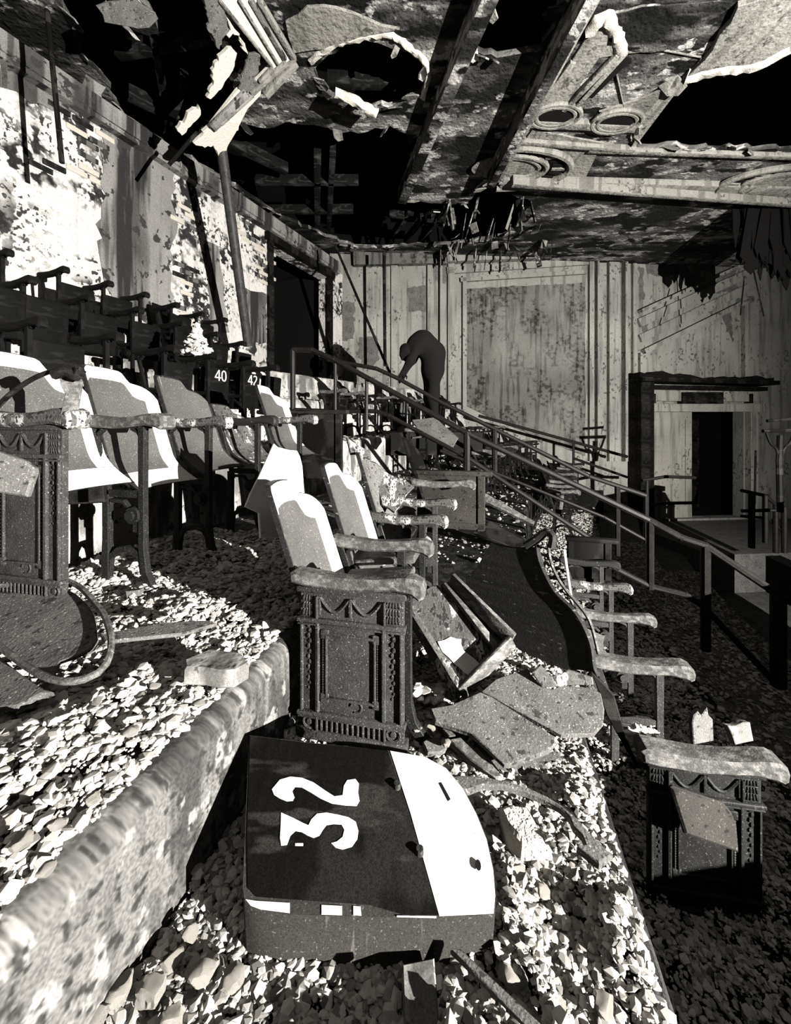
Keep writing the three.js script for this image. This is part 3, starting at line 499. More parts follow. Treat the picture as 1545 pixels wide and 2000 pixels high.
// three rows of stripped black chairs up to the wall
{
  const e1 = [[87, 622, 2.25], [237, 652, 2.62], [348, 677, 3.03], [431, 692, 3.44], [498, 706, 3.85], [545, 715, 4.25]], e2 = [[-40, 505, 2.55], [67, 541, 2.92], [181, 577, 3.32], [279, 601, 3.74], [362, 628, 4.15], [430, 650, 4.55], [480, 668, 4.9]], e3 = [[22, 488, 3.32], [132, 522, 3.7], [219, 550, 4.06], [290, 572, 4.42], [350, 592, 4.8], [399, 610, 5.18], [444, 622, 5.5]];
  const d1 = ['black chair with a pale board at its side, first of the stripped row', 'black open chair frame behind the streaked white-edged chair', 'black open chair frame with a pale seat bottom below the rubble heap', 'dark chair with its seat folded up, painted 40', 'dark chair with its seat folded up, painted 42, nearer the leaning pole', 'black chair frame in front of the leaning pole foot'];
  e1.forEach((p, i) => chair(d1[i], 'stripped chairs of the lower dark row', at(...p), .76, 19, { seat: i === 1 ? null : 'up', number: i === 3 ? '40' : i === 4 ? '42' : null, iron: M.tarred, armMat: M.tarred, seatMat: M.tarred }));
  e2.forEach((p, i) => chair(`stripped black chair of the middle dark row, ${ORD[6 - i]} from the leaning pole`, 'stripped chairs of the middle dark row', at(...p), .76, 21, { seat: 'up', iron: M.tarred, armMat: M.tarred, seatMat: M.tarred }));
  e3.forEach((p, i) => chair(`stripped black chair of the topmost row against the plaster wall, ${ORD[6 - i]} from the pole`, 'stripped chairs of the topmost dark row', at(...p), .76, 23, { seat: i % 3 ? 'up' : null, iron: M.tarred, armMat: M.tarred, seatMat: M.tarred, back: i === 4 ? { face: M.black, core: M.black } : null, up: .08, down: .3 }));
}
// the block beyond the stair: dark seats half seen between the rails
{
  const rows = [[2, 2.785], [3, 2.25], [4, 1.93], [5, 1.4]];
  for (const [k, y] of rows) for (let i = 0; i < 9; i++) { const z = 5.35 + i * .46 + k * .02, x = nose(k, z) - .32, tilt = rr(-6, 6);
    chair(`dark wrecked chair beyond the stair rails, ${ORD[k - 2]} row from the top, ${ORD[i]} from the stair`, 'wrecked chairs beyond the stair', V(x, y + .66, -z), .66, 22 + tilt, { seat: rnd() < .6 ? 'up' : 'down', iron: M.black, armMat: rnd() < .3 ? M.dusty : M.black, seatMat: rnd() < .25 ? M.board : M.black, back: rnd() < .45 ? { face: rnd() < .3 ? M.board : M.black, core: M.black } : null, up: .2, down: .3 }); }
}
// wooden boards that close the rows at the stair
const rowEnd = (label, c, deg, w, h, m) => { const o = thing('row_end_board', label, 'board', c, -deg * Math.PI / 180); mesh('panel', [rbox(w, h, .03, .006, 0, h / 2, 0)], m, o); mesh('cap', [rbox(w + .06, .035, .07, .008, .02, h + .01, 0)], m, o); mesh('frame', [box(.04, h, .012, -w / 2 + .03, h / 2, .02), box(.04, h, .012, w / 2 - .03, h / 2, .02), box(w, .04, .012, 0, .03, .02)], m, o); return o; };
{ const a = at(880, 1032, 2.95), b = at(620, 935, 3.3), c = at(1150, 1140, 3.35);
  rowEnd('wooden board with a dusty cap closing the row of white-edged chairs at the stair', a.toArray(), 14, .5, .4, M.darkboard); rowEnd('dark wooden board closing the upper row below the rail post', b.toArray(), 14, .44, .54, M.black); rowEnd('dark wooden board closing the low row of rusty standards at the stair', c.toArray(), 16, .34, .36, M.black); }

// ---------------------------------------------------------------- rails
const rail = (label, list) => { const o = thing('handrail', label, 'railing', list[0][1][0].toArray()); const off = list[0][1][0].clone().negate(); for (const [n, pts, r] of list) mesh(n, pipe(pts, r).map(g => g.translate(off.x, off.y, off.z)), M.rust2, o); return o; };
M.rust2 = mat({ map: tx.rustiron, color: 0x8a8480, roughness: .5 });
{
  const R = (px, py, z) => at(px, py, z), P = (px, py, z, y2) => [R(px, py, z), R(px, y2, z)];
  rail('long rusty stair handrail descending in front of the jumbled seats', [
    ['top_rail', [R(572, 683, 4.15), R(610, 684, 4.12), R(652, 702, 4.05), R(912, 846, 3.7), R(1268, 1016, 3.38)], .028],
    ['top_rail', [R(1268, 1016, 3.38), R(1330, 1050, 3.3), R(1378, 1066, 3.25), R(1530, 1168, 3.05)], .03],
    ['middle_rail', [R(560, 800, 4.15), R(655, 803, 4.1), R(735, 803, 4.0), R(760, 812, 3.95), R(915, 895, 3.7), R(1150, 1050, 3.5)], .022],
    ['middle_rail', [R(1182, 1100, 3.45), R(1270, 1145, 3.38), R(1340, 1162, 3.3), R(1375, 1185, 3.25), R(1520, 1340, 3.05)], .024],
    ['post', P(572, 683, 4.15, 800), .028], ['post', P(655, 704, 4.05, 835), .018], ['post', P(716, 738, 3.97, 840), .018], ['post', P(912, 846, 3.7, 975), .032], ['post', P(1270, 1016, 3.38, 1150), .03], ['post', P(1378, 1066, 3.25, 1270), .036], ['post', P(1520, 1162, 3.05, 1340), .05]]);
  rail('second rusty stair handrail on the far side of the stair', [
    ['top_rail', [R(640, 702, 5.1), R(735, 720, 5.0), R(775, 738, 4.95), R(870, 790, 4.8), R(1150, 930, 4.45), R(1262, 968, 4.3)], .026],
    ['middle_rail', [R(860, 880, 4.8), R(1180, 1010, 4.4), R(1262, 1055, 4.3)], .02],
    ['post', P(966, 838, 4.68, 935), .034], ['post', P(1206, 950, 4.37, 1085), .03], ['post', P(1262, 968, 4.3, 1060), .026]]);
  rail('thin handrail running down along the panelled side wall', [['top_rail', [R(935, 812, 9.0), R(1080, 852, 9.1), R(1225, 892, 9.2)], .035], ['middle_rail', [R(1120, 895, 9.1), R(1225, 932, 9.2)], .03], ['post', P(1120, 865, 9.12, 905), .03]]);
  rail('low guard rail across the foot of the pale door leaf', [['top_rail', [R(1254, 938, 7.4), R(1270, 936, 7.4), R(1300, 931, 7.4), R(1358, 933, 7.4)], .03], ['middle_rail', [R(1262, 990, 7.4), R(1290, 983, 7.4), R(1358, 982, 7.4)], .03], ['post', P(1264, 938, 7.4, 1060), .03]]);
  rail('low guard rail with uprights stepping down beside the dark doorway', [['top_rail', [R(1448, 958, 7.0), R(1495, 968, 7.0), R(1532, 1000, 6.8)], .03], ['middle_rail', [R(1448, 998, 7.0), R(1532, 996, 6.8)], .03], ['bottom_rail', [R(1448, 1008, 7.0), R(1500, 1012, 7.0), R(1532, 1040, 6.8)], .026], ['post', P(1468, 962, 7.0, 1070), .05], ['post', P(1495, 968, 7.0, 1060), .045], ['post', P(1515, 985, 6.9, 1080), .04], ['post', P(1532, 990, 6.8, 1080), .04]]);
}

// ---------------------------------------------------------------- the fallen seat numbered 32
{
  const N32 = V(0, 1, .31).normalize(), q = (px, py) => planeAt(px, py, N32, V(0, 2.03, -.8)), base = q(700, 1650);
  const o = thing('fallen_seat', 'upturned seat board painted with a large white 32, lying on the rubble', 'seat', base.toArray());
  const L = p => p.clone().sub(base);
  const out = [[487, 1436], [600, 1450], [760, 1466], [830, 1478], [872, 1500], [905, 1540], [932, 1590], [952, 1640], [965, 1700], [969, 1750], [966, 1786], [850, 1792], [700, 1791], [560, 1786], [500, 1778], [478, 1762], [474, 1735], [478, 1640], [483, 1520]].map(p => L(q(...p)));
  const n = out.length, dep = p => mix(.118, .085, sst(-.3, .22, p.x + base.x));
  const P = [], idx = []; const cen = out.reduce((a, p) => a.add(p), V(0, 0, 0)).multiplyScalar(1 / n);
  for (const p of out) { P.push(...p.toArray()); const b = p.clone().lerp(cen, .03); P.push(b.x, p.y - dep(p), b.z + .01); }
  const tv = []; for (let i = 0; i < n; i++) { const a = 2 * i, b = 2 * ((i + 1) % n); idx.push(a, a + 1, b, b, a + 1, b + 1); tv.push(new THREE.Vector2(out[i].x, out[i].z)); }
  for (const t of THREE.ShapeUtils.triangulateShape(tv, [])) { idx.push(2 * t[0], 2 * t[2], 2 * t[1]); idx.push(2 * t[0] + 1, 2 * t[1] + 1, 2 * t[2] + 1); }
  const g = new THREE.BufferGeometry(); g.setAttribute('position', new THREE.Float32BufferAttribute(P, 3)); g.setIndex(idx);
  mesh('seat_pan', g, mat({ map: tx.grey, color: 0xb4b2ae, roughness: .7 }), o, .5);
  const lay = (name, pts, y, m, par = o, bev = .001) => mesh(name, slab(pts.map(p => L(q(...p)).addScaledVector(N32, y * .5 + .0012)), N32, .0012, Math.min(bev, .0003)), m, par);
  const wood = lay('dark_board', [[489, 1438], [600, 1452], [758, 1467], [800, 1590], [856, 1789], [790, 1788], [720, 1768], [580, 1758], [500, 1752], [484, 1735], [482, 1640], [486, 1520]], .001, M.black);
  lay('white_end', [[762, 1467], [830, 1479], [871, 1501], [904, 1541], [930, 1590], [950, 1640], [963, 1700], [967, 1750], [964, 1785], [858, 1790], [802, 1590]], .001, M.white);
  lay('white_edge', [[479, 1757], [500, 1760], [566, 1764], [566, 1784], [510, 1777], [490, 1770]], .001, M.white); lay('white_edge', [[628, 1768], [668, 1770], [668, 1788], [628, 1787]], .001, M.white); lay('white_edge', [[690, 1770], [704, 1771], [706, 1789], [690, 1788]], .001, M.white); lay('white_edge', [[775, 1789], [852, 1790], [852, 1794], [775, 1792]], .002, M.white);
  const z2 = l => l.map(([x, y]) => [300 + .453 * x, 1380 + .453 * y]);
  lay('painted_number', z2([[510, 360], [545, 318], [590, 305], [640, 310], [690, 330], [740, 365], [780, 390], [815, 385], [820, 345], [835, 320], [870, 315], [885, 335], [882, 375], [888, 410], [875, 432], [830, 430], [770, 422], [720, 400], [680, 375], [640, 352], [610, 350], [598, 368], [608, 395], [600, 410], [575, 412], [545, 400], [520, 385]]), .004, M.white, wood, .0004);
  lay('painted_number', z2([[550, 460], [600, 482], [645, 505], [668, 515], [680, 490], [705, 465], [745, 460], [790, 468], [840, 480], [872, 500], [883, 540], [878, 575], [855, 608], [815, 620], [785, 612], [765, 592], [790, 585], [815, 565], [822, 535], [810, 512], [775, 510], [745, 515], [730, 535], [715, 560], [690, 570], [665, 560], [640, 545], [612, 540], [590, 560], [575, 600], [550, 603], [545, 570], [548, 520]]), .004, M.white, wood, .0004);
  lay('paint_dash', z2([[610, 592], [645, 592], [645, 604], [610, 604]]), .004, M.white, wood, .0004);
  for (const [x, y] of [[776, 1538], [820, 1667]]) mesh('screw', new THREE.CylinderGeometry(.008, .009, .012, 12).translate(...L(q(x, y)).add(V(0, .006, 0)).toArray()), M.rust, o);
  mesh('screw_hole', new THREE.CylinderGeometry(.006, .006, .002, 10).scale(1, 1, 1.5).rotateX(.3).translate(...L(q(934, 1695)).add(V(0, .0062, 0)).toArray()), M.nearblack, o);
  lay('screw_slot', [[857, 1531], [862, 1529], [880, 1562], [875, 1566]], .003, M.nearblack, o, .0003);
}
// ---------------------------------------------------------------- wreckage
const slabThing = (name, label, cat, pts, nrm, th, m, bev = .003, hole, group) => { const c = pts.reduce((a, p) => a.add(p), V(0, 0, 0)).multiplyScalar(1 / pts.length); const o = mesh(name, slab(pts.map(p => p.clone().sub(c)), nrm, th, bev, hole && hole.map(p => p.clone().sub(c))), m); o.position.copy(c); return tag(o, label, cat, group); };
const onPlane = (l, n, p0) => l.map(p => planeAt(p[0], p[1], n, p0));
const z3 = l => l.map(([x, y]) => [780 + .3366 * x, 1250 + .3366 * y]), z7 = l => l.map(([x, y]) => [460 + .3495 * x, 820 + .3495 * y]);
{
  // bent seat back with a bentwood rim, lying on the upper step at the frame edge
  const a = at(116, 1349, 1.02), b = at(225, 1270, 1.13), c = at(128, 1150, 1.42), n = normalOf(a, b, c), up = n.y < 0 ? n.negate() : n;
  const z1 = l => l.map(([x, y]) => [.3883 * x, 1100 + .3883 * y]);
  const ring = z1([[-160, 175], [0, 155], [160, 140], [330, 127], [380, 140], [430, 172], [490, 240], [540, 305], [568, 380], [580, 450], [568, 525], [540, 580], [490, 620], [430, 640], [365, 648], [300, 640], [225, 612], [150, 565], [70, 505], [0, 445], [-60, 400], [-160, 330]]);
  const o = thing('bentwood_seat', 'curved grey seat back with a thin bentwood rim, torn corner, lying on the step', 'seat back', a.toArray());
  const lift = (p, k) => p.clone().addScaledVector(up, k).sub(a);
  mesh('rim', tube(onPlane(ring, up, a).map(p => lift(p, .035)), .009, 3, 7), M.dusty, o);
  const inner = z1([[-160, 185], [0, 165], [170, 152], [330, 140], [385, 165], [440, 215], [480, 275], [490, 330], [498, 400], [470, 440], [420, 470], [370, 490], [310, 510], [290, 545], [275, 600], [220, 590], [150, 545], [70, 480], [0, 415], [-160, 310]]);
  mesh('sheet', slab(onPlane(inner, up, a).map(p => lift(p, .012)), up, .012, .003), M.board, o);
  mesh('edge_board', slab(onPlane(z1([[-160, 360], [0, 470], [70, 530], [150, 590], [225, 635], [270, 650], [200, 660], [80, 720], [-160, 745]]), up, a).map(p => lift(p, .002)), up, .02, .003), M.board, o);
  slabThing('lath', 'flat pale lath lying in the rubble behind the bentwood rim', 'lath', [onY(195, 1248, 2.36), onY(325, 1216, 2.36), onY(408, 1205, 2.36), onY(425, 1209, 2.36), onY(360, 1232, 2.36), onY(205, 1260, 2.36)], V(.1, 1, 0), .012, M.board);
  slabThing('plaster_slab', 'flat plaster slab with a dark hollow under its edge near the step nosing', 'slab', rough([[360, 1290], [405, 1270], [470, 1272], [488, 1290], [460, 1308], [400, 1305], [362, 1306]], 40, 4, 3).map(p => onY(...p, 2.335)), V(.05, 1, 0), .05, M.concrete, .006);
  slabThing('board', 'grey board half buried in the rubble at the frame edge', 'board', [onY(-30, 1462, 2.3), onY(72, 1420, 2.3), onY(66, 1440, 2.3), onY(2, 1484, 2.3), onY(-30, 1500, 2.3)], V(.1, 1, 0), .02, M.board);
  slabThing('brick', 'dark half brick between the feet of the tall iron standard', 'brick', [[245, 1155], [270, 1153], [272, 1167], [248, 1168]].map(p => at(...p, 1.62)), V(.2, .2, 1), .05, M.board);
  slabThing('bar', 'dark wooden bar fixed between the end panel and the tall standard', 'bar', [[105, 955], [195, 955], [195, 985], [105, 985]].map(p => at(...p, 1.75)), V(.3, 0, 1), .03, M.black);
  slabThing('bracket', 'small dark wooden block at the end of the bar beside the tall standard', 'block', [[172, 940], [200, 940], [202, 982], [174, 982]].map(p => at(...p, 1.7)), V(.3, 0, 1), .03, M.black);
  slabThing('seat_corner', 'grey seat corner resting against the ornate end panel at the frame edge', 'seat', [[-40, 872], [0, 884], [45, 903], [59, 916], [60, 925], [48, 972], [0, 962], [-40, 955]].map(p => at(...p, 1.22)), V(.25, .05, 1), .03, M.board, .006);
  const bent = thing('bent_strip', 'thin dark bent strip arching over the big white-edged chair', 'strip', at(60, 740, 1.3).toArray()); const bo = at(60, 740, 1.3);
  mesh('strap', tube([[-10, 800], [20, 770], [60, 742], [100, 725], [140, 715], [158, 722], [150, 735]].map(p => at(...p, 1.32).sub(bo)), .008, 4, 6), M.black, bent); mesh('knuckle', tube([[105, 732], [130, 726], [150, 735], [158, 722]].map(p => at(...p, 1.31).sub(bo)), .017, 4, 7), M.black, bent); mesh('leather_flap', slab([[120, 752], [128, 770], [120, 808], [150, 800], [158, 745], [150, 730], [118, 738]].map(p => at(...p, 1.33).sub(bo)), V(.3, 0, 1), .01, .002), M.dusty, bent);
  // white board that takes the shadow of the end chair
  slabThing('white_board', 'broken white board standing behind the end chair', 'board', z7([[55, 485], [85, 410], [130, 320], [215, 132], [238, 152], [300, 168], [345, 172], [362, 205], [375, 260], [380, 330], [390, 500], [380, 660], [140, 660], [130, 520]]).map(p => planeAt(...p, V(.75, .25, 1).normalize(), at(540, 930, 1.72))), V(.75, .25, 1), .02, M.white);
  // seat tray leaning in front of the rusty chairs
  const pa = at(905, 1355, 1.47), pb = at(1008, 1262, 1.56), pc = at(850, 1142, 1.78), tn = normalOf(pa, pb, pc); if (tn.z < 0) tn.negate();
  const tray = thing('seat_tray', 'upturned wooden seat tray with raised sides and flaking white paint', 'seat', pa.toArray()); const T = l => onPlane(z7(l), tn, pa).map(p => p.sub(pa));
  mesh('bottom', slab(T([[985, 1000], [1090, 930], [1210, 905], [1545, 1240], [1470, 1320], [1380, 1430], [1255, 1545], [1100, 1330], [985, 1110]]), tn, .02), M.flaky, tray);
  const side = (a, b, w, h) => { const [p, q] = T([a, b]); p.addScaledVector(tn, h / 2); q.addScaledVector(tn, h / 2); return beam(p, q, w, h); };
  mesh('side_rail', side([1205, 905], [1545, 1245], .02, .06), M.dusty, tray); mesh('side_rail', side([985, 1105], [1258, 1545], .03, .05), M.flaky, tray); mesh('end_rail', side([1255, 1540], [1545, 1250], .02, .055), M.dusty, tray); mesh('batten', side([1175, 920], [1470, 1300], .035, .02), M.dusty, tray);
  mesh('paint_patch', slab(onPlane(z7(rough([[1130, 1240], [1200, 1215], [1260, 1225], [1275, 1290], [1340, 1340], [1380, 1380], [1370, 1440], [1300, 1430], [1220, 1360], [1160, 1300]], 40, 8, 4)), tn, pa).map(p => p.sub(pa).addScaledVector(tn, .004)), tn, .004, .001), M.white, tray);
  // the wide grey boards on the rubble
  const nb = V(.05, 1, .28).normalize(), p1 = onY(1050, 1400, 2.02);
  slabThing('seat_board', 'wide grey board with a scalloped broken end, upper one on the rubble', 'board', onPlane(z3([[480, 295], [560, 225], [750, 160], [762, 195], [830, 270], [900, 282], [955, 250], [985, 262], [1080, 272], [1120, 262], [1170, 310], [1190, 400], [1185, 480], [1130, 545], [940, 548]]), nb, p1), nb, .018, M.board);
  slabThing('broken_flap', 'curled dark flap of plywood at the broken end of the wide grey board', 'flap', z3([[770, 190], [820, 140], [880, 210], [950, 195], [985, 170], [1120, 215], [1130, 262], [985, 262], [940, 270], [830, 275]]).map(p => planeAt(...p, V(.1, .5, 1).normalize(), planeAt(...z3([[900, 282]])[0], nb, p1))), V(.1, .5, 1), .012, M.flaky);
  const p2 = onY(950, 1430, 2.0);
  slabThing('seat_board', 'wide speckled grey board overlapping the scalloped one', 'board', onPlane(z3([[180, 395], [300, 375], [470, 300], [540, 330], [905, 560], [905, 600], [870, 640], [640, 722], [610, 720], [440, 560], [420, 540], [210, 470]]), nb, p2.clone().add(V(0, .02, 0))), nb, .02, M.board);
  slabThing('seat_board', 'grey board lowest of the three overlapping on the rubble', 'board', onPlane(z3([[430, 570], [520, 590], [640, 735], [900, 640], [968, 690], [860, 740], [700, 790], [600, 805], [590, 780]]), nb, p2.clone().add(V(0, -.03, 0))), nb, .018, M.board);
  slabThing('batten', 'dark nailed batten at the edge of the overlapping boards', 'batten', onPlane(z3([[290, 575], [360, 560], [470, 640], [600, 790], [560, 800], [420, 700]]), nb, p2.clone().add(V(0, -.015, 0))), nb, .03, M.dusty);
  slabThing('batten', 'short dusty batten by the foot of the ornate end panel', 'batten', onPlane(z3([[210, 470], [260, 480], [410, 530], [400, 550], [290, 560]]), nb, p2.clone().add(V(0, -.02, 0))), nb, .03, M.dusty);
  slabThing('leather_scrap', 'rounded grey scrap of seat lying by the white-ended board', 'scrap', onPlane(z3([[135, 590], [170, 565], [270, 560], [310, 605], [240, 650], [165, 655]]), nb, p2.clone().add(V(0, -.04, 0))), nb, .02, M.board);
  // sickle-shaped arm strip
  const sk = z3([[280, 800], [340, 785], [420, 785], [520, 795], [640, 820], [760, 860], [860, 905], [950, 960], [1030, 1030], [1100, 1110], [1200, 1210], [1240, 1240], [1160, 1295], [1030, 1195], [1080, 1180], [1060, 1130], [1010, 1080], [985, 1020], [930, 970], [860, 930], [740, 880], [600, 840], [480, 840], [400, 870], [330, 860]]);
  slabThing('curved_strip', 'grey sickle-shaped strip of wood lying across the rubble', 'strip', onPlane(sk, V(.04, 1, .1).normalize(), onY(1040, 1600, 2.03)), V(.04, 1, .1), .02, M.board);
  slabThing('plaster_block', 'pale speckled plaster block inside the bend of the grey strip', 'block', rough([[975, 1580], [1000, 1572], [1030, 1574], [1062, 1625], [1068, 1642], [1020, 1640], [990, 1610]], 25, 2, 9).map(p => onY(...p, 2.0)), V(.05, 1, .1), .07, M.plasterbit, .008);
  slabThing('lath', 'narrow grey lath slanting out from under the seat numbered 32', 'lath', [onY(880, 1858, 1.99), onY(900, 1856, 1.99), onY(1075, 2010, 1.99), onY(1045, 2012, 1.99)], V(0, 1, .1), .014, M.board);
  slabThing('post', 'pale square post end under the seat numbered 32', 'post', [onY(785, 1886, 1.97), onY(848, 1874, 1.97), onY(862, 2040, 1.97), onY(792, 2060, 1.97)], V(0, 1, .1), .06, M.concrete);
  // dark chair back leaning over the rusty row
  const z8 = l => l.map(([x, y]) => [800 + .4822 * x, 820 + .4822 * y]);
  const lb = thing('leaning_back', 'tall black chair back leaning on edge between the tray and the rusty standards', 'seat back', at(1165, 1310, 1.62).toArray()); const l0 = at(1165, 1310, 1.62), ln = V(-.62, .25, .75).normalize(), lp = at(1040, 1180, 1.85);
  mesh('sheet', slab(onPlane(z8([[330, 495], [420, 515], [520, 515], [535, 560], [550, 640], [600, 710], [690, 800], [720, 870], [742, 940], [758, 1030], [700, 1015], [640, 1012], [510, 992], [430, 930], [300, 800], [230, 690], [225, 640], [270, 600]]), ln, lp).map(p => p.sub(l0)), ln, .014), M.wood, lb);
  const edge = l => onPlane(z8(l), ln, lp).map(p => p.sub(l0));
  mesh('rim', tube(edge([[515, 505], [522, 560], [545, 620], [590, 700], [660, 770], [705, 840], [735, 920], [745, 1000], [762, 1038]]), .012, 3, 6), M.wood, lb); mesh('rim', tube(edge([[540, 500], [555, 590], [600, 680], [690, 790], [722, 860], [745, 960]]).map(p => p.add(V(.03, 0, -.02))), .008, 3, 6), M.dusty, lb);
  mesh('white_face', slab(edge([[552, 535], [590, 545], [620, 600], [640, 660], [668, 720], [686, 790], [660, 770], [630, 730], [610, 690], [570, 600]]).map(p => p.add(V(.045, 0, -.03))), V(.9, .2, .5), .012), M.white, lb);
  mesh('bent_end', slab(z8([[745, 1040], [790, 1075], [830, 1120], [850, 1190], [872, 1280], [930, 1400], [915, 1400], [850, 1290], [800, 1200], [770, 1110]]).map(p => at(...p, 1.5).sub(l0)), V(-.2, 0, 1), .02), M.black, lb);
  mesh('knob_end', tube(z8([[470, 512], [520, 480], [550, 455], [580, 470], [575, 520]]).map(p => planeAt(...p, ln, lp).sub(l0)), .02, 3, 7), M.wood, lb);
  slabThing('seat_plate', 'bent grey seat plate leaning on the dark end panel of the low row', 'plate', [[1320, 1545], [1326, 1543], [1425, 1576], [1437, 1592], [1441, 1615], [1432, 1657], [1395, 1644], [1330, 1622]].map(p => at(...p, 1.3)), V(.1, .35, 1), .02, M.darkboard, .006);
  slabThing('split_board', 'splintered pale board end standing behind the low end chair', 'board', [[1348, 1410], [1352, 1395], [1362, 1388], [1370, 1398], [1384, 1384], [1388, 1400], [1398, 1410], [1400, 1452], [1352, 1452]].map(p => at(...p, 1.62)), V(.2, 0, 1), .02, M.board);
  slabThing('plaster_piece', 'cracked pale plaster piece beside the splintered board end', 'plaster', rough([[1422, 1418], [1475, 1416], [1472, 1448], [1428, 1450]], 18, 3, 2).map(p => at(...p, 1.62)), V(.2, .3, 1), .03, M.concrete);
  slabThing('white_chip', 'small white chip on the floor below the dark end panel', 'plaster', [[1305, 1775], [1318, 1773], [1320, 1784], [1308, 1785]].map(p => onY(...p, 1.34)), V(0, .7, .7), .02, M.plasterbit);
  slabThing('board', 'pale scuffed board lying on the jumbled seats below the stair rail', 'board', [[805, 820], [850, 815], [895, 855], [885, 872], [860, 868], [815, 838]].map(p => planeAt(...p, V(0, .8, .6).normalize(), at(850, 845, 4.4))), V(0, .8, .6), .02, M.board);
  slabThing('batten', 'long dusty batten sloping down from the wooden row end', 'batten', [[925, 952], [935, 955], [1045, 1018], [1042, 1024], [925, 968]].map(p => planeAt(...p, V(0, .8, .6).normalize(), at(990, 990, 3.5))), V(0, .8, .6), .03, M.dusty);
  slabThing('batten', 'dark step edge batten sloping under the long dusty batten', 'batten', [[925, 1015], [960, 1018], [1035, 1062], [1010, 1072], [925, 1040]].map(p => planeAt(...p, V(0, .8, .6).normalize(), at(980, 1040, 3.4))), V(0, .8, .6), .03, M.black);
  slabThing('rag', 'crumpled pale rag hanging over the back of the third middle chair', 'rag', [[676, 855], [700, 868], [728, 880], [726, 896], [712, 892], [705, 905], [695, 888], [682, 890]].map(p => at(...p, 2.35)), V(.5, .3, 1), .02, M.flaky);
  slabThing('board', 'white-scabbed board lying behind the third middle chair', 'board', rough([[745, 915], [780, 935], [810, 950], [785, 985], [770, 1000], [745, 985], [735, 950]], 18, 3, 6).map(p => planeAt(...p, V(.2, .7, .7).normalize(), at(770, 955, 2.5))), V(.2, .7, .7), .02, M.flaky);
}
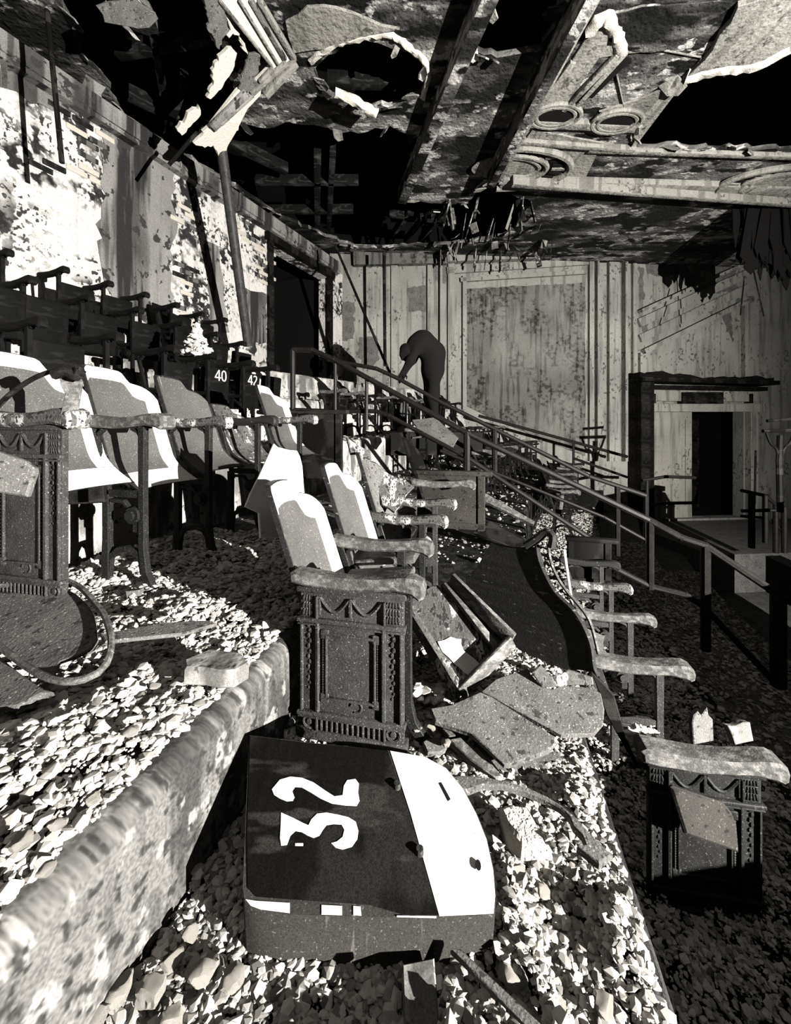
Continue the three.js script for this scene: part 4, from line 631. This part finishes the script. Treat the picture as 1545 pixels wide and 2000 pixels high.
// ---------------------------------------------------------------- the hanging corner of the ceiling
{
  const c0 = onC(574, 108, CEIL - .02), o = thing('hanging_soffit', 'moulded corner of ceiling plaster hanging down on a leaning pole', 'ceiling fragment', c0.toArray());
  const z9 = l => l.map(([x, y]) => [340 + .1942 * x, .1942 * y]);
  const a = c0.clone(), b = onC(498, -10, CEIL - .02), c = at(432, 296, 4.8), n1 = normalOf(a, b, c); if (n1.y > 0) n1.negate();
  const sl = (name, l, out, th, m, s) => mesh(name, slab(onPlane(z9(s ? rough(l, 34, 15, s) : l), n1, a).map(p => p.addScaledVector(n1, out).sub(c0)), n1, th, .004), m, o);
  sl('plaster_sheet', [[420, -20], [560, 140], [800, 440], [980, 660], [840, 800], [640, 910], [360, 1270], [290, 1330], [390, 1440], [440, 1560], [530, 1490], [620, 1340], [740, 1100], [900, 930], [1215, 600], [990, 280], [820, -20]].reverse().filter(() => true), 0, .05, M.plasterbit, 0);
  sl('torn_plaster', [[510, 160], [560, 200], [620, 300], [700, 430], [740, 540], [690, 500], [640, 350], [580, 330], [550, 370], [520, 340], [560, 290]], .02, .04, M.plasterbit, 10);
  sl('grey_panel', [[290, -20], [420, -20], [530, 170], [540, 260], [550, 330], [500, 370], [460, 495], [430, 480], [380, 340], [325, 290], [345, 180]], .01, .03, M.board, 5);
  sl('grey_panel', [[750, 530], [860, 540], [870, 640], [840, 740], [800, 800], [880, 870], [800, 920], [680, 910], [645, 880], [700, 720]], .012, .03, M.board, 6);
  sl('torn_plaster', [[600, 545], [690, 590], [660, 720], [600, 830], [520, 960], [420, 1060], [370, 1040], [440, 920], [430, 780], [500, 640]], -.1, .05, M.plasterbit, 7);
  sl('torn_plaster', [[390, 1240], [620, 1210], [680, 1180], [640, 1300], [560, 1400], [520, 1510], [440, 1560], [390, 1460], [300, 1480], [190, 1430], [300, 1330]], .012, .05, M.plasterbit, 8);
  sl('torn_plaster', [[290, 1120], [310, 1200], [200, 1320], [110, 1420], [60, 1350], [150, 1260], [180, 1190]], -.08, .05, M.plasterbit, 9);
  const bar = (p, q, w, h, out, m = M.ceilpale) => { const [u, v] = onPlane(z9([p, q]), n1, a).map(e => e.addScaledVector(n1, out).sub(c0)); mesh('moulding', beam(u, v, w, h, .01), m, o); };
  bar([845, -20], [1205, 590], .05, .06, .02); bar([760, -20], [1110, 590], .05, .04, .015, M.greyplaster); bar([640, -20], [1040, 640], .02, .03, .02); bar([440, -20], [980, 660], .025, .03, .02);
  bar([1205, 600], [890, 935], .07, .09, .04); bar([1120, 610], [760, 930], .05, .05, .03); bar([985, 660], [840, 810], .04, .04, .03); bar([720, 915], [370, 1270], .09, .05, .03, M.greyplaster); bar([780, 930], [450, 1230], .04, .05, .03);
  const pl = pipe([at(432, 285, 4.82), at(485, 676, 5.7)], .062, 14), b0 = at(485, 676, 5.7); const po = mesh('pole', pl.map(g => g.translate(-b0.x, -b0.y, -b0.z)), M.pole); po.position.copy(b0); tag(po, 'leaning pole propping the hanging corner of ceiling', 'pole');
  const lt = (label, p, q, r, m = M.black) => { const u = at(...p), e = mesh('rod', pipe([V(0, 0, 0), at(...q).sub(u)], r), m); e.position.copy(u); tag(e, label, 'rod'); };
  lt('thin dark lath poking out below the torn corner of ceiling', [385, 258, 4.3], [330, 322, 4.3], .02);
  lt('thin dark iron rod hanging down in front of the plaster wall', [92, 20, 3.4], [121, 318, 3.4], .02); lt('thin upright pipe against the panelled side wall', [750, 490, 8.6], [752, 715, 8.6], .035); lt('dark cable sagging from the doorway head to the rail', [655, 480, 7.6], [762, 730, 6.8], .025);
  lt('thin wire hanging from the dark ceiling rags', [1454, 540, 7.6], [1446, 615, 7.4], .012); lt('second thin wire hanging beside the wall edge', [1470, 520, 7.6], [1492, 618, 7.4], .012); lt('long thin strip hanging down beside the door surround', [1476, 880, 8.6], [1474, 985, 8.4], .02);
  const flake = slab(rough([[195, 0], [262, -12], [300, 28], [307, 45], [288, 68], [250, 60], [205, 45]], 25, 5, 3).map(p => at(...p, 3.6)), V(.2, -.8, .5), .03, .004), f0 = at(250, 30, 3.6); const fo = mesh('plaster_flake', flake.translate(-f0.x, -f0.y, -f0.z), M.board); fo.position.copy(f0); tag(fo, 'grey flake of plaster hanging in the dark hole near the wall top', 'plaster');
  const br = thing('iron_bracket', 'dark iron bracket with a flared top beside the doorway rail', 'bracket', at(1522, 1000, 5.2).toArray()), q0 = at(1522, 1000, 5.2), Q = (x, y) => at(x, y, 5.2).sub(q0);
  mesh('post', pipe([Q(1524, 1000), Q(1522, 900), Q(1524, 850)], .035), M.black, br); mesh('scroll', [tube([Q(1496, 842), Q(1505, 865), Q(1518, 880), Q(1524, 920)], .02, 4, 7), tube([Q(1552, 842), Q(1543, 865), Q(1530, 880), Q(1524, 920)], .02, 4, 7), ...pipe([Q(1490, 842), Q(1556, 840)], .025), ...pipe([Q(1498, 822), Q(1550, 818)], .02)], M.black, br);
}
// ---------------------------------------------------------------- person
{
  const z = 6.2, J = (px, py, dz = 0) => at(px, py, z + dz);
  const bones = [[J(846, 722), J(846, 690, -.05), .17, .17], [J(846, 690, -.05), J(825, 668, -.08), .17, .165], [J(825, 668, -.08), J(812, 672, -.1), .16, .12], [J(812, 672, -.1), J(797, 684, -.15), .07, .06],
    [J(838, 722, .06), J(838, 776, .08), .10, .07], [J(838, 776, .08), J(842, 838, .12), .07, .05], [J(850, 722, -.08), J(846, 776, -.05), .10, .07], [J(846, 776, -.05), J(852, 838, -.02), .07, .05], [J(842, 838, .12), J(834, 843, .02), .05, .04], [J(852, 838, -.02), J(844, 843, -.14), .05, .04],
    [J(818, 672, .08), J(806, 702, .1), .065, .05], [J(806, 702, .1), J(791, 728, .05), .048, .036], [J(818, 674, -.2), J(802, 704, -.24), .065, .05], [J(802, 704, -.24), J(786, 728, -.2), .048, .036]];
  const grid = (bones, res, pad, k) => {
    const bb = new THREE.Box3(); for (const b of bones) { bb.expandByPoint(b[0].clone().addScalar(b[2] + pad)); bb.expandByPoint(b[0].clone().addScalar(-b[2] - pad)); bb.expandByPoint(b[1].clone().addScalar(b[3] + pad)); bb.expandByPoint(b[1].clone().addScalar(-b[3] - pad)); }
    const c = bb.getCenter(V(0, 0, 0)), s = bb.getSize(V(0, 0, 0)), h = Math.max(s.x, s.y, s.z) / 2, mc = new MarchingCubes(res, M.cloth, false, false, 400000); mc.isolation = 0;
    const p = V(0, 0, 0), ab = V(0, 0, 0), ap = V(0, 0, 0);
    for (let i = 0; i < res; i++) for (let j = 0; j < res; j++) for (let l = 0; l < res; l++) { p.set((i / res * 2 - 1) * h + c.x, (j / res * 2 - 1) * h + c.y, (l / res * 2 - 1) * h + c.z); let e = 0; for (const [A, B, ra, rb] of bones) { ab.copy(B).sub(A); ap.copy(p).sub(A); const t = Math.min(1, Math.max(0, ap.dot(ab) / ab.lengthSq())); e += Math.exp(-k * (ap.addScaledVector(ab, -t).length() - mix(ra, rb, t))); } mc.field[i + j * res + l * res * res] = Math.log(Math.max(e, 1e-30)) / k; }
    mc.update(); const g = new THREE.BufferGeometry(); g.setAttribute('position', new THREE.BufferAttribute(mc.positionArray.slice(0, mc.count * 3), 3)); g.scale(h, h, h).translate(c.x, c.y, c.z); return g;
  };
  const base = J(846, 843), off = base.clone().negate();
  const o = thing('person', 'person in dark clothes bending over behind the stair rails', 'person', base.toArray());
  const hands = []; for (const w of [J(791, 728, .05), J(786, 728, -.2)]) { const p = w.clone().add(V(-.03, -.06, 0)); hands.push([w, p, .035, .036]); for (let i = 0; i < 4; i++) { const s = p.clone().add(V((i - 1.5) * .006, -.01, (i - 1.5) * .022)); const m = s.clone().add(V(-.012, -.045, 0)), L = .03 + .008 * (1.5 - Math.abs(i - 1.3)); hands.push([s, m, .0105, .0095], [m, m.clone().add(V(.004, -L, 0)), .0095, .008]); } const t0 = w.clone().add(V(.005, -.03, .03)); hands.push([t0, t0.clone().add(V(.02, -.04, .02)), .012, .01], [t0.clone().add(V(.02, -.04, .02)), t0.clone().add(V(.018, -.07, .01)), .01, .008]); }
  const headC = J(795, 690, -.16), fwd = V(-.75, -.6, .1).normalize(), upv = V(-.55, .75, 0).normalize(), sd = fwd.clone().cross(upv);
  const H = (f, u, s) => headC.clone().addScaledVector(fwd, f).addScaledVector(upv, u).addScaledVector(sd, s);
  const head = [[H(0, .03, 0), H(-.01, -.03, 0), .095, .08], [H(.03, -.06, 0), H(.05, -.09, 0), .05, .035], [H(.09, .01, 0), H(.115, -.025, 0), .014, .017], [H(.085, .03, .03), H(.085, .03, -.03), .018, .018], [H(.075, -.065, .02), H(.075, -.065, -.02), .014, .014], [H(0, .015, .085), H(-.01, -.02, .085), .012, .016], [H(0, .015, -.085), H(-.01, -.02, -.085), .012, .016]];
  mesh('body', [grid(bones, 72, .05, 28), grid(hands, 80, .02, 160), grid(head, 48, .03, 60)].map(g => g.translate(...off.toArray())), M.cloth, o, 0);
  mesh('hair', grid([[H(-.02, .06, 0), H(-.05, -.01, 0), .092, .075]], 30, .03, 60).translate(...off.toArray()), M.nearblack, o, 0);
  struct('stair_block', box(1.3, .32, 1.1, base.x, base.y - .16, base.z), M.black);
}
// ---------------------------------------------------------------- rubble
const chipG = [0, 1, 2, 3, 4, 5].map(i => join([lump(1, i * 13 + 3, [.55, .7, .35, .8, .45, .6][i])], .2));
function heap(name, label, n, place, size, tone = [.35, 1], m = M.chip) {
  const root = new THREE.Group(); root.name = numbered(name); tag(root, label, 'rubble', null, 'stuff'); scene.add(root);
  const per = Math.ceil(n / 6), d = new THREE.Object3D(), col = new THREE.Color();
  for (let v = 0; v < 6; v++) { const im = new THREE.InstancedMesh(chipG[v], m, per); im.name = 'chips'; im.userData.kind = 'stuff'; im.castShadow = im.receiveShadow = true;
    for (let i = 0; i < per; i++) { const s = size(), p = place(s); d.position.copy(p); d.rotation.set(rr(-.5, .5), rr(0, 6.28), rr(-.5, .5)); d.scale.set(s * rr(.7, 1.3), s * rr(.6, 1.1), s * rr(.7, 1.3)); d.updateMatrix(); im.setMatrixAt(i, d.matrix); const t = mix(tone[0], tone[1], Math.pow(rnd(), .6)); col.setRGB(t, t * .99, t * .97); im.setColorAt(i, col); }
    root.add(im); }
  return root;
}
const onTier = (k, z0, z1, u0, u1, lift) => s => { const z = rr(z0, z1), n = nose(k, z), b = k ? nose(k - 1, z) : wallX(z), u = rr(u0, u1), x = n - (n - b) * u; return V(x, TIERS[k].y + lift(u, z, x) + rr(-.2, .7) * s, -z); };
const small = (a, b, p = 2.4) => () => a + (b - a) * Math.pow(rnd(), p);
const CLEAR = [[1010, 1300, 2, .2], [1080, 1320, 2, .16], [1120, 1345, 2, .14], [330, 1880, 1.97, .16], [450, 1960, 1.97, .14], [250, 1960, 1.97, .14], [560, 1970, 1.97, .12], [60, 1230, 2.33, .3], [140, 1270, 2.33, .2], [0, 1200, 2.33, .35], [300, 1225, 2.36, .08], [215, 1245, 2.36, .08], [390, 1210, 2.36, .07], [425, 1290, 2.3, .08], [1020, 1390, 2, .24], [950, 1430, 2, .22], [1100, 1400, 2, .2], [900, 1390, 2, .14], [1030, 1480, 1.98, .1], [920, 1330, 2, .2], [900, 1525, 2, .06], [960, 1520, 2, .05], [1030, 1545, 2, .06], [1090, 1580, 2, .07], [1130, 1630, 2, .07], [1165, 1660, 2, .06], [1020, 1605, 2, .06], [950, 1920, 1.97, .05], [1010, 1970, 1.97, .05], [820, 1920, 1.97, .06], [700, 1650, 2.0, .3], [600, 1560, 2.0, .26], [800, 1620, 2.0, .22], [690, 1440, 1.96, .2]].map(([x, y, h, r]) => { const p = onY(x, y, h); return [p.x, -p.z, r]; });
const open = (x, z) => { let f = 1; for (const [a, b, r] of CLEAR) f = Math.min(f, sst(r * .8, r * 1.25, Math.hypot(x - a, z - b))); return f; };
const mound = (u, z, x) => .006 + .075 * sst(.3, .75, fbm((x + 5) * .13 % 1, (z + 5) * .13 % 1, 46, 46, 4, 5)) * sst(0, .12, u) * open(x, z);
heap('rubble_layer', 'white broken plaster rubble covering the upper step', 42000, onTier(3, .45, 2.6, .035, .95, (u, z, x) => mound(u, z, x) * .55 + .03 * u * open(x, z)), small(.003, .017, 2.6), [.25, 1]);
heap('rubble_layer', 'white broken plaster rubble covering the step under the seat numbered 32', 70000, onTier(4, .35, 2.4, .03, .99, (u, z, x) => mound(u, z, x) * .8), small(.0022, .013, 2.6), [.1, .8]);
heap('rubble_layer', 'dim rubble on the low step in front of the dark end panel', 36000, onTier(5, .5, 3.2, .1, .98, mound), small(.0025, .013), [.1, .8]);
heap('rubble_heap', 'small heap of white crumbs on a stripped chair by the pole', 240, s => { const h = Math.pow(rnd(), 1.5); const a = rr(0, 6.28), r = (1 - h) * .13 * Math.sqrt(rnd()); return at(385, 694, 3.5).add(V(Math.cos(a) * r, h * .27, Math.sin(a) * r)); }, small(.01, .035, 1.4), [.7, 1]);
heap('rubble_heap', 'crumbs of plaster at the back of the low dark armrest', 90, s => at(1255 + rr(-30, 25), 1430 + rr(-12, 12), 1.55), small(.005, .02), [.5, 1]);
heap('rubble_heap', 'pale crumbs beside the dark end panel', 160, s => at(1490 + rr(-18, 18), 1590 + rr(-38, 38), 1.6), small(.006, .02), [.5, 1]);
heap('rubble_heap', 'chips of plaster behind the foot of the ornate end panel', 200, s => at(825 + rr(-30, 40), 1370 + rr(-30, 60), 1.5 + rr(-.05, .1)), small(.006, .028, 1.5), [.5, 1]);
heap('rubble_heap', 'scattered dusty chips on the steps beyond the low row', 26000, s => { const k = 5 + Math.floor(rnd() * 3), z = rr(1.4, 7.5), n = nose(k, z), b = nose(k - 1, z); return V(rr(b, n), TIERS[k].y + .01, -z); }, small(.005, .026), [.1, .7]);
heap('rubble_heap', 'dusty chips strewn over the stair and the jumbled seats', 3000, s => { const k = 1 + Math.floor(rnd() * 5), z = rr(3, 8), n = nose(k, z), b = nose(k - 1, z); return V(rr(b, n), TIERS[k].y + .01, -z); }, small(.006, .03), [.1, .6]);
const flakes = (label, k, n, z0, z1, u0, u1, tone, a, b) => heap('rubble_layer', label, n, onTier(k, z0, z1, u0, u1, (u, z, x) => mound(u, z, x) * (k === 3 ? .55 : 1)), small(a, b, 1.6), tone);
flakes('broader plaster flakes lying loose over the rubble of the upper step', 3, 1100, .45, 2.4, .1, .95, [.4, 1], .007, .02);
flakes('broader plaster flakes lying loose over the rubble by the painted seat', 4, 1400, .35, 2.2, .05, .98, [.15, .8], .006, .015);
// single larger chunks
{
  const big = [0, 1, 2, 3].map(i => { const g = mergeVertices(prep(new THREE.IcosahedronGeometry(1, 3))), p = g.attributes.position, f = [.4, .55, .32, .5][i]; const cut = [...Array(9)].map((_, k) => [V(hash(k, 1, i) - .5, (hash(k, 2, i) - .5) * .9, hash(k, 3, i) - .5).normalize(), .55 + .3 * hash(k, 4, i)]);
    for (let j = 0; j < p.count; j++) { const q = V(p.getX(j), p.getY(j), p.getZ(j)); for (const [n, d] of cut) { const e = q.dot(n) - d; if (e > 0) q.addScaledVector(n, -e); } const r = .93 + .14 * hash(j, 5, i); p.setXYZ(j, q.x * r, q.y * f * r, q.z * r); } return join([g.toNonIndexed()], .35); });
  const put = (list, label, group, y) => list.forEach(([px, py, w], n) => { const p = onY(px, py, y), s = w / 2 * -p.z / F, o = new THREE.Mesh(big[Math.floor(rnd() * 4)], M.plasterbit); o.name = numbered('plaster_chunk'); o.castShadow = o.receiveShadow = true; o.position.copy(p); o.scale.setScalar(s * .85); o.rotation.set(rr(-.2, .2), rr(0, 6), rr(-.2, .2)); tag(o, label.replace('#', ORD[n]), 'plaster', group); scene.add(o); });
  put([[450, 1912, 62], [395, 1900, 80], [335, 1880, 56], [370, 1825, 40], [340, 1985, 60], [300, 1935, 80], [235, 1935, 70], [190, 1985, 60]], '# large plaster chunk along the foot of the white step, starting from the painted seat', 'plaster chunks at the foot of the step', 1.96);
  put([[1010, 1700, 36], [1060, 1740, 34], [960, 1835, 40], [1000, 1905, 70], [1180, 1955, 56], [1090, 1965, 46]], '# plaster chunk in the rubble right of the painted seat, counting towards the near edge', 'plaster chunks beside the seat numbered 32', 1.96);
  put([[300, 1340, 30], [390, 1372, 34], [255, 1430, 36], [180, 1560, 40], [110, 1610, 44], [45, 1640, 50], [90, 1700, 46]], '# plaster chunk on the upper step, counting from the bentwood rim towards the near edge', 'plaster chunks on the upper step', 2.3);
  put([[835, 1360, 34], [815, 1425, 30], [848, 1417, 40], [872, 1452, 28]], '# white lump behind the foot of the ornate end panel, counting towards the painted seat', 'white lumps behind the ornate end panel', 1.98);
}
// ---------------------------------------------------------------- the photographer's lamp, standing out of the frame
{
  const o = thing('flood_lamp', 'work lamp on a stand lighting the seats from the low steps', 'lamp', [LAMP.x, -.3, LAMP.z]); const H = LAMP.y + .3;
  const d = LAMP_AIM.clone().sub(LAMP).normalize(), q = new THREE.Quaternion().setFromUnitVectors(V(0, 1, 0), d);
  mesh('reflector', new THREE.LatheGeometry([[.03, -.1], [.05, -.09], [.09, -.03], [.1, .0], [.098, .0], [.086, -.028], [.045, -.085]].map(p => new THREE.Vector2(...p)), 20).applyQuaternion(q).translate(0, H, 0), M.black, o);
  mesh('stand', [new THREE.CylinderGeometry(.014, .018, H - .1, 10).translate(0, (H - .1) / 2, 0), new THREE.CylinderGeometry(.2, .22, .03, 20).translate(0, .015, 0)].map(g => g.translate(-d.x * .1, 0, -d.z * .1)), M.black, o);
  const bulb = mesh('bulb', new THREE.SphereGeometry(.02, 16, 10).translate(0, H, 0), mat({ color: 0xffffff, emissive: 0xfff8ee, emissiveIntensity: 6 }), o); bulb.castShadow = false;
}
renderer.render(scene, camera);
